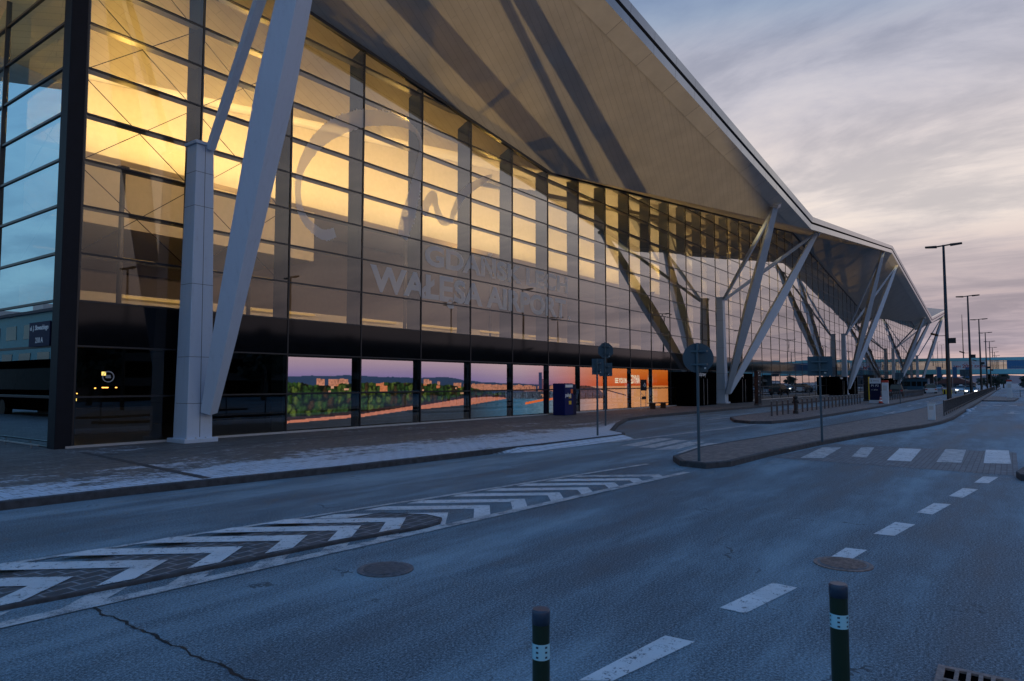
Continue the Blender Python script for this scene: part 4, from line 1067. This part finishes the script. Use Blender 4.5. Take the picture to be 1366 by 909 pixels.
# ------------------------------------------------------------------ cars
def car(label, x, y, rz_, body_mat, kind='car', lights=True, taxi=False):
    t = thing('parked_car' if not lights else 'car', label, 'car', (0,0,0))
    L = 4.4; W = 1.8
    prof = [(-2.2,.35),(-2.22,.75),(-2.05,.95),(-1.75,1.0),(1.0,1.0),(1.95,.86),(2.18,.70),(2.2,.35)]
    if kind == 'van': prof = [(-2.2,.35),(-2.2,1.02),(1.0,1.02),(1.9,.9),(2.18,.75),(2.2,.35)]
    roofp = [(-1.75,.99),(-1.15,1.42),(-.1,1.46),(.35,1.36),(1.05,.99)] if kind == 'car' else [(-2.18,1.01),(-2.08,1.70),(.1,1.74),(.5,1.62),(1.2,1.01)]
    def shell(pr, w0, w1, zlo, zhi):
        b = MB(); n = len(pr); b.v = []
        for s_ in (-1,1):
            for px, pz in pr:
                w = w0 + (w1-w0)*max(0,min(1,(pz-zlo)/(zhi-zlo))); b.v.append((px, s_*w/2, pz))
        b.f.append(tuple(range(n))); b.f.append(tuple(range(n,2*n))[::-1])
        for i in range(n): j = (i+1) % n; b.f.append((i,j,n+j,n+i))
        return b
    shell(prof, W, W*.97, .3, 1.0).build('body', body_mat, t, bevel=.05)
    zt = max(p[1] for p in roofp)
    shell(roofp, W*.95, W*.72, 1.0, zt).build('cabin', M['car_glass'], t, bevel=.04)
    mid = [p for p in roofp if p[1] > zt-.12]
    b = MB(); x0, x1 = mid[0][0]-.02, mid[-1][0]+.02; b.box(x0,x1,-W*.365,W*.365,zt-.02,zt+.02); b.build('roof', body_mat, t, bevel=.015)
    for s_ in (-1,1):
        for px in (-1.35,1.35):
            b = MB(); b.tube([(px,s_*(W/2-.2),.32),(px,s_*(W/2+.01),.32)], .32, 18); w = b.build('wheel', M['rubber'], t)
            b = MB(); b.tube([(px,s_*(W/2+.0),.32),(px,s_*(W/2+.025),.32)], .2, 14); b.build('rim', M['steel'], w)
        b = MB(); b.box(2.12,2.215,s_*.62-.17,s_*.62+.17,.62,.76); b.build('headlight', M['headlight'] if lights else M['steel'], t)
        b = MB(); b.box(-2.23,-2.19,s_*.68-.14,s_*.68+.14,.72,.92); b.build('tail_light', M['red'], t)
        b = MB(); b.box(.75,.95,s_*(W/2-.02),s_*(W/2+.16),.95,1.08) if s_ > 0 else b.box(.75,.95,-W/2-.16,-W/2+.02,.95,1.08); b.build('mirror', body_mat, t)
    b = MB(); b.box(2.17,2.225,-.5,.5,.42,.6); b.build('grille', M['black'], t)
    b = MB(); b.box(2.20,2.235,-.26,.26,.36,.46); b.build('number_plate', M['letter'], t)
    if taxi:
        b = MB(); b.box(-.4,-.15,-.25,.25,zt+.02,zt+.16); b.build('roof_sign', M['headlight'] if False else M['letter'], t)
    t.location = (x,y,0); t.rotation_euler = (0,0,rz_)
    return t
car('white car with lit headlights and a roof sign, left of two coming together', 146.3, 7.0, R(183), M['car_white'], taxi=True)
car('silver car with lit headlights and dark windscreen, right of two coming together', 130.4, 4.95, R(183), M['car_silver'])
car('white van seen from behind by the kerb left of the nearest lamp post', 140.0, 11.2, R(8), M['car_white'], 'van', False)
car('dark car parked near the terminal front behind the bollards beyond the cone', 114.5, 13.4, R(5), M['car_dark'], 'van', False)
car('pale car waiting further back near the footbridge pier', 176, 12.6, R(4), M['car_silver'], 'car', False)
t = thing('road_barrier', 'low yellow and black barrier lying beside the road before the white cars', 'barrier', (133,8.2,0))
b = MB(); b.box(132.8,133.2,7.6,8.9,.05,.85); b.build('body', M['yellow'], t, bevel=.05)
b = MB(); b.box(132.78,132.8,7.9,8.2,.1,.8); b.box(132.78,132.8,8.5,8.75,.1,.8); b.build('stripe', M['black'], t)

# ------------------------------------------------------------------ far background
def house(name, label, x0, x1, y0, y1, h, rh, wall, roof, nwin):
    t = thing(name, label, 'building', (x0,y0,0))
    b = MB(); b.box(x0,x1,y0,y1,-.1,h); b.build('wall', wall, t)
    b = MB(); ym = (y0+y1)/2
    b.v = [(x0-.4,y0-.4,h+.003),(x1+.4,y0-.4,h+.003),(x1+.4,y1+.4,h+.003),(x0-.4,y1+.4,h+.003),(x0-.4,ym,h+rh),(x1+.4,ym,h+rh)]
    b.f = [(0,1,5,4),(2,3,4,5),(0,4,3),(1,2,5),(3,2,1,0)]; b.build('roof', roof, t)
    for i in range(nwin):
        y = y0+(y1-y0)*(i+.5)/nwin; b = MB(); b.box(x0-.04,x0+.02,y-.5,y+.5,h*.35,h*.75); b.build('window', M['car_glass'], t)
house('far_building', 'low building with a dark red pitched roof beyond the cars', 290, 310, 10, 22, 1.7, 2.6, M['wall_far'], M['redroof'], 6)
house('far_building', 'small bluish kiosk beside the terminal far end, left of the red roof', 206, 212, 17, 22, 3.0, .3, paint('kiosk_blue', (.03,.12,.22), .5, .1), M['wall_far'], 4)
house('far_building', 'dark low shed under the bridge at far right by the tree', 330, 350, -14, -4, 4.0, 1.5, M['wall_far'], M['wall_far'], 3)
def flag(x, y, label):
    t = thing('banner_flag', label, 'flag', (x,y,0))
    b = MB(); b.tube([(x,y,0),(x,y,6.0)], .06, 8); b.build('pole', M['steel'], t)
    b = MB(); b.box(x-.02,x+.02,y-1.0,y-.08,3.2,5.9); b.build('cloth', paint('flag_cloth', (.03,.12,.26), .6, .1), t)
flag(200, 14.5, 'upright blue flag nearest the last mast'); flag(205, 11.5, 'upright blue flag in the middle below the footbridge'); flag(210, 9.0, 'upright blue flag nearest the red roofed building')
def tree(label, x, y, h, w, seed, con=False, group=None):
    rr = random.Random(seed); t = thing('tree', label, 'tree', (x,y,0), group)
    b = MB(); b.tube([(x,y,-.1),(x+.05*w,y,h*.35),(x,y+.05*w,h*.8)], [.05*w+.04,.035*w+.03,.015*w], 8)
    for i in range(7):
        a = rr.uniform(0,6.28); z = h*rr.uniform(.3,.65); b.tube([(x,y,z),(x+math.cos(a)*w*.33,y+math.sin(a)*w*.33,z+h*.14)], [.02*w+.01,.006*w], 5)
    b.build('trunk', M['bark'], t)
    b = MB(); cl = []
    for i in range(34):
        z = rr.uniform(.22,1) if con else rr.uniform(.35,1)
        rad = (1.02-z)*.55 if con else .5*math.sqrt(max(.02,1-((z-.62)/.42)**2))
        a = rr.uniform(0,6.28); q = rad*math.sqrt(rr.random()); cl.append((x+w*q*math.cos(a), y+w*q*math.sin(a), h*z, rr.uniform(.09,.17)*w))
    for cx_, cy_, cz, cr in cl:
        for j in range(34):
            v = Vector((rr.gauss(0,1),rr.gauss(0,1),rr.gauss(0,.8))).normalized()*cr*rr.uniform(.4,1.15); c = Vector((cx_,cy_,cz))+v
            e = Vector((rr.gauss(0,1),rr.gauss(0,1),rr.gauss(0,1))).normalized(); f = e.orthogonal().normalized(); sz = rr.uniform(.03,.06)*w
            b.face(c-e*sz-f*sz*.6, c+e*sz-f*sz*.6, c+e*sz+f*sz*.6, c-e*sz+f*sz*.6)
    b.build('crown', M['leaf'], t, fix=False)
tree('slim dark evergreen right of the second lamp post, small and pointed', 232, 4.3, 4.4, 2.6, 1, True)
tree('round dark tree behind the third lamp post under the footbridge', 210, 2.6, 3.6, 2.4, 2)
tree('dark bushy tree at the right edge beyond the pillar', 190, -3.6, 3.6, 3.2, 3)
tree('small dark tree standing left of the far right pillar', 300, 1.6, 5.0, 4.5, 4)
for i, (x, y, h, w) in enumerate(((330,14,4,4),(345,9,3.6,4),(340,24,5,5),(350,-7,4.4,5),(335,-12,5,5),(338,-20,5,6))):
    tree('small tree in the far line beyond the footbridge, %s from the left' % ('first','second','third','fourth','fifth','sixth','seventh','eighth','ninth','tenth','eleventh','twelfth','thirteenth','fourteenth')[i], x, y, h, w, 20+i, group='far line of trees')
# hills
b = MB(); nu, nv = 60, 10; n0 = 0
for j in range(nv+1):
    for i in range(nu+1):
        Y = -900 + 1700*i/nu; X = 1500 + 600*j/nv
        hgt = (16+14*math.sin(Y*.0031+.6)+7*math.sin(Y*.011+2)+2.2*math.sin(Y*.05))*math.sin(math.pi*j/nv)**.8
        b.v.append((X, Y, -1+max(0,hgt)*.62))
for j in range(nv):
    for i in range(nu):
        a = j*(nu+1)+i; b.f.append((a,a+1,a+nu+2,a+nu+1))
struct(b.build('hills', M['hill'], smooth=True, fix=False))

# buildings behind the viewer, seen mirrored in the glass, and an unseen sun blocker
t = thing('parking_garage', 'long low parking garage across the road, mirrored in the terminal glass', 'parking garage', (70,-50,0))
for i, z in enumerate((0,3.2,6.4)):
    b = MB(); b.box(38,330,-75,-48,z+2.1,z+3.2); b.build('parapet', M['garage'], t)
b = MB()
for i in range(37): b.box(38.2+i*8,38.8+i*8,-74,-48.3,0,9.5)
b.box(40,328,-66,-65,0,9); b.build('frame', M['garage'], t)
b = MB()
for i in range(9): b.box(44+i*15,49+i*15,-60,-59.8,5.0,5.2)
b.build('lit_strip', M['warm_strip'], t)
t = thing('opposite_building', 'low dark building opposite the corner, mirrored in the ground floor glass', 'building', (0,-40,0))
b = MB(); b.box(-40,26,-60,-42,-.1,6.5); b.build('wall', M['wall_far'], t)
b = MB(); b.box(-41,27,-61,-41,6.5,7.0); b.build('roof', M['garage'], t)
for i in range(14):
    tree('broad tree across the road mirrored in the terminal glass, %s in its row' % ('first','second','third','fourth','fifth','sixth','seventh','eighth','ninth','tenth','eleventh','twelfth','thirteenth','fourteenth')[i], -20+i*17+random.uniform(-4,4), -34+random.uniform(-5,5), random.uniform(6,9), random.uniform(5,8), 50+i, group='trees across the road')
t = thing('blocker', 'long pale teal hangar out of view, added to shade the lower terminal', 'blocker', (-150,30,0))  # unseen block added to keep the low sun off everything below the soffit
b = MB(); b.box(-190,-150,-160,150,-.1,14.2); b.build('wall', M['teal'], t)
b = MB(); b.box(-190.5,-149.5,-160.5,150.5,14.2,15.0); b.build('roof', M['wall_far'], t)
for i in range(16):
    b = MB(); b.box(-150.02,-149.9,-150+i*18,-141+i*18,.1,7); b.build('door', M['wall_far'], t)
b = MB(); b.box(-160,-152,-95,-11.4,15.002,22.5); b.build('tall_blocker', M['teal'], t)  # added upper block, keeps the sun off the farther mast heads
for x, y in ((-152,14),(-156,44),(-154,70)):
    b = MB(); b.box(x-2,x+2,y-3,y+3,15.0,15.9); b.build('roof_unit', M['teal'], t)
t = thing('side_building', 'teal office block beyond the terminal end, mirrored in the end glass', 'building', (-18,88,0))
b = MB(); b.box(-25,-12,66,112,-.1,9.2); b.build('wall', paint('dark_teal_wall', (.05,.22,.26), .5, .15), t)
b = MB(); b.box(-25.3,-11.7,65.7,112.3,9.2,9.5); b.build('roof', M['wall_far'], t)
for i in range(9):
    for z_ in (3.6, 6.6):
        b = MB(); b.box(-12.02,-11.96,68+i*4.9,71+i*4.9,z_,z_+1.5); b.build('window', M['car_glass'], t)
for i in range(3):
    b = MB(); b.box(-17,-13.5,72+i*13,75+i*13,9.5,10.6); b.build('roof_unit', M['grey_metal'], t)
t = thing('coach', 'dark coach parked beside the terminal end, mirrored in the end glass', 'coach', (0,47,0))
b = MB(); b.box(-1.6,.9,39,52,.45,3.3); b.build('body', M['matte_black'], t, bevel=.15)
b = MB(); b.box(.9,.93,40,51.6,1.6,2.8); b.box(-1.3,.6,38.97,39.0,1.3,3.0); b.build('window', paint('coach_window', (.015,.025,.035), .6, .2, spec=.1), t)
for x_ in (-1.3,.7):
    for y_ in (41.5,49):
        b = MB(); b.tube([(x_-.2,y_,.5),(x_+.22,y_,.5)], .5, 16); b.build('wheel', M['rubber'], t)
car('white delivery van parked by the terminal end, mirrored in the end glass', -7, 24.5, R(80), M['car_white'], 'van', False)

# ------------------------------------------------------------------ sky and light
SUN_EL, SUN_AZ = R(.4), math.atan2(-.123, -.992)
w = bpy.data.worlds.new('World'); SC.world = w; w.use_nodes = True; nt = w.node_tree
for n in list(nt.nodes): nt.nodes.remove(n)
out = N(nt, 'ShaderNodeOutputWorld')
sky = N(nt, 'ShaderNodeTexSky', sky_type='NISHITA'); sky.sun_disc = False; sky.sun_elevation = SUN_EL; sky.sun_rotation = math.pi/2 - SUN_AZ
sky.dust_density = 2.0; sky.ozone_density = 2.5
bg1 = N(nt, 'ShaderNodeBackground'); bg1.inputs['Strength'].default_value = .05; nt.links.new(sky.outputs[0], bg1.inputs['Color'])
tc = N(nt, 'ShaderNodeTexCoord'); sep = N(nt, 'ShaderNodeSeparateXYZ'); nt.links.new(tc.outputs['Generated'], sep.inputs[0])
z = mth(nt, 'MAXIMUM', sep.outputs['Z'], 0.0)
# cloud sheet: direction projected on a flat layer, so streaks flatten to the horizon
den = mth(nt, 'ADD', z, .12)
px = mth(nt, 'DIVIDE', sep.outputs['X'], den); py = mth(nt, 'DIVIDE', sep.outputs['Y'], den)
cmb = N(nt, 'ShaderNodeCombineXYZ'); nt.links.new(px, cmb.inputs[0]); nt.links.new(py, cmb.inputs[1])
mp = N(nt, 'ShaderNodeMapping'); mp.inputs['Rotation'].default_value = (0,0,R(-34)); mp.inputs['Scale'].default_value = (1.2,.62,1)
nt.links.new(cmb.outputs[0], mp.inputs['Vector'])
n1 = N(nt, 'ShaderNodeTexNoise'); n1.inputs['Scale'].default_value = 1.7; n1.inputs['Detail'].default_value = 8; n1.inputs['Roughness'].default_value = .62; n1.inputs['Distortion'].default_value = .35
nt.links.new(mp.outputs['Vector'], n1.inputs['Vector'])
n2 = N(nt, 'ShaderNodeTexNoise'); n2.inputs['Scale'].default_value = .45; n2.inputs['Detail'].default_value = 5; nt.links.new(mp.outputs['Vector'], n2.inputs['Vector'])
zw = mth(nt, 'ADD', z, mth(nt, 'MULTIPLY', mth(nt, 'SUBTRACT', n2.outputs['Fac'], .5), mth(nt, 'MULTIPLY', z, .35)))
warm = ramp(nt, zw, [(0,(.74,.49,.43)), (.022,(.62,.45,.44)), (.05,(.45,.38,.43)), (.10,(.46,.38,.41)), (.16,(.58,.49,.49)), (.215,(.78,.69,.64)), (.26,(.80,.71,.66)), (.32,(.66,.60,.60)),
                     (.38,(.56,.54,.59)), (.43,(.43,.44,.52)), (.48,(.29,.36,.49)), (.56,(.14,.24,.43)), (.66,(.09,.26,.56)), (1,(.08,.33,.80))])
cool = ramp(nt, zw, [(0,(.30,.38,.46)), (.1,(.24,.42,.56)), (.3,(.22,.42,.62)), (.6,(.14,.30,.60)), (1,(.11,.30,.80))])
side = N(nt, 'ShaderNodeVectorMath', operation='DOT_PRODUCT'); nt.links.new(tc.outputs['Generated'], side.inputs[0]); side.inputs[1].default_value = (.72,-.69,0)
sf = smooth01(nt, side.outputs['Value'], -.55, .15)
base = mixc(nt, sf, cool.outputs['Color'], warm.outputs['Color'])
cd = smooth01(nt, n1.outputs['Fac'], .36, .66)
shade = ramp(nt, cd, [(0,(.74,.75,.79)), (.5,(.96,.95,.96)), (1,(1.15,1.11,1.06))])
colr = mixc(nt, 1, base, shade.outputs['Color'], 'MULTIPLY')
bg2 = N(nt, 'ShaderNodeBackground'); bg2.inputs['Strength'].default_value = 1.0; nt.links.new(colr, bg2.inputs['Color'])
add = N(nt, 'ShaderNodeAddShader'); nt.links.new(bg1.outputs[0], add.inputs[0]); nt.links.new(bg2.outputs[0], add.inputs[1]); nt.links.new(add.outputs[0], out.inputs['Surface'])

sl = bpy.data.lights.new('sun', 'SUN'); sl.energy = 3.7; sl.angle = R(.3); sl.color = (1,.70,.33)
so = bpy.data.objects.new('sun', sl); COL.objects.link(so)
d = Vector((math.cos(SUN_AZ)*math.cos(SUN_EL), math.sin(SUN_AZ)*math.cos(SUN_EL), math.sin(SUN_EL)))
so.rotation_euler = (-d).to_track_quat('-Z', 'Y').to_euler()

# ------------------------------------------------------------------ camera
cam = bpy.data.cameras.new('camera'); cam.sensor_width = 36; cam.lens = 910/1366*36; cam.clip_end = 6000; cam.clip_start = .05
co = bpy.data.objects.new('camera', cam); COL.objects.link(co); SC.camera = co
pitch = math.atan((510.5-454.5)/910); yaw = math.atan((1346-683)*math.cos(pitch)/910)
co.location = (0,0,2.0); co.rotation_euler = Euler((R(90)+pitch, 0, yaw-R(90)), 'XYZ')
vs = SC.view_settings; vs.view_transform = 'Standard'; vs.look = 'None'; vs.gamma = 1; vs.exposure = 0
SC.cycles.max_bounces = 8; SC.cycles.transparent_max_bounces = 16; SC.cycles.glossy_bounces = 4; SC.cycles.diffuse_bounces = 3
SC.cycles.use_denoising = True; SC.cycles.sample_clamp_indirect = 6; SC.cycles.caustics_reflective = False; SC.cycles.caustics_refractive = False
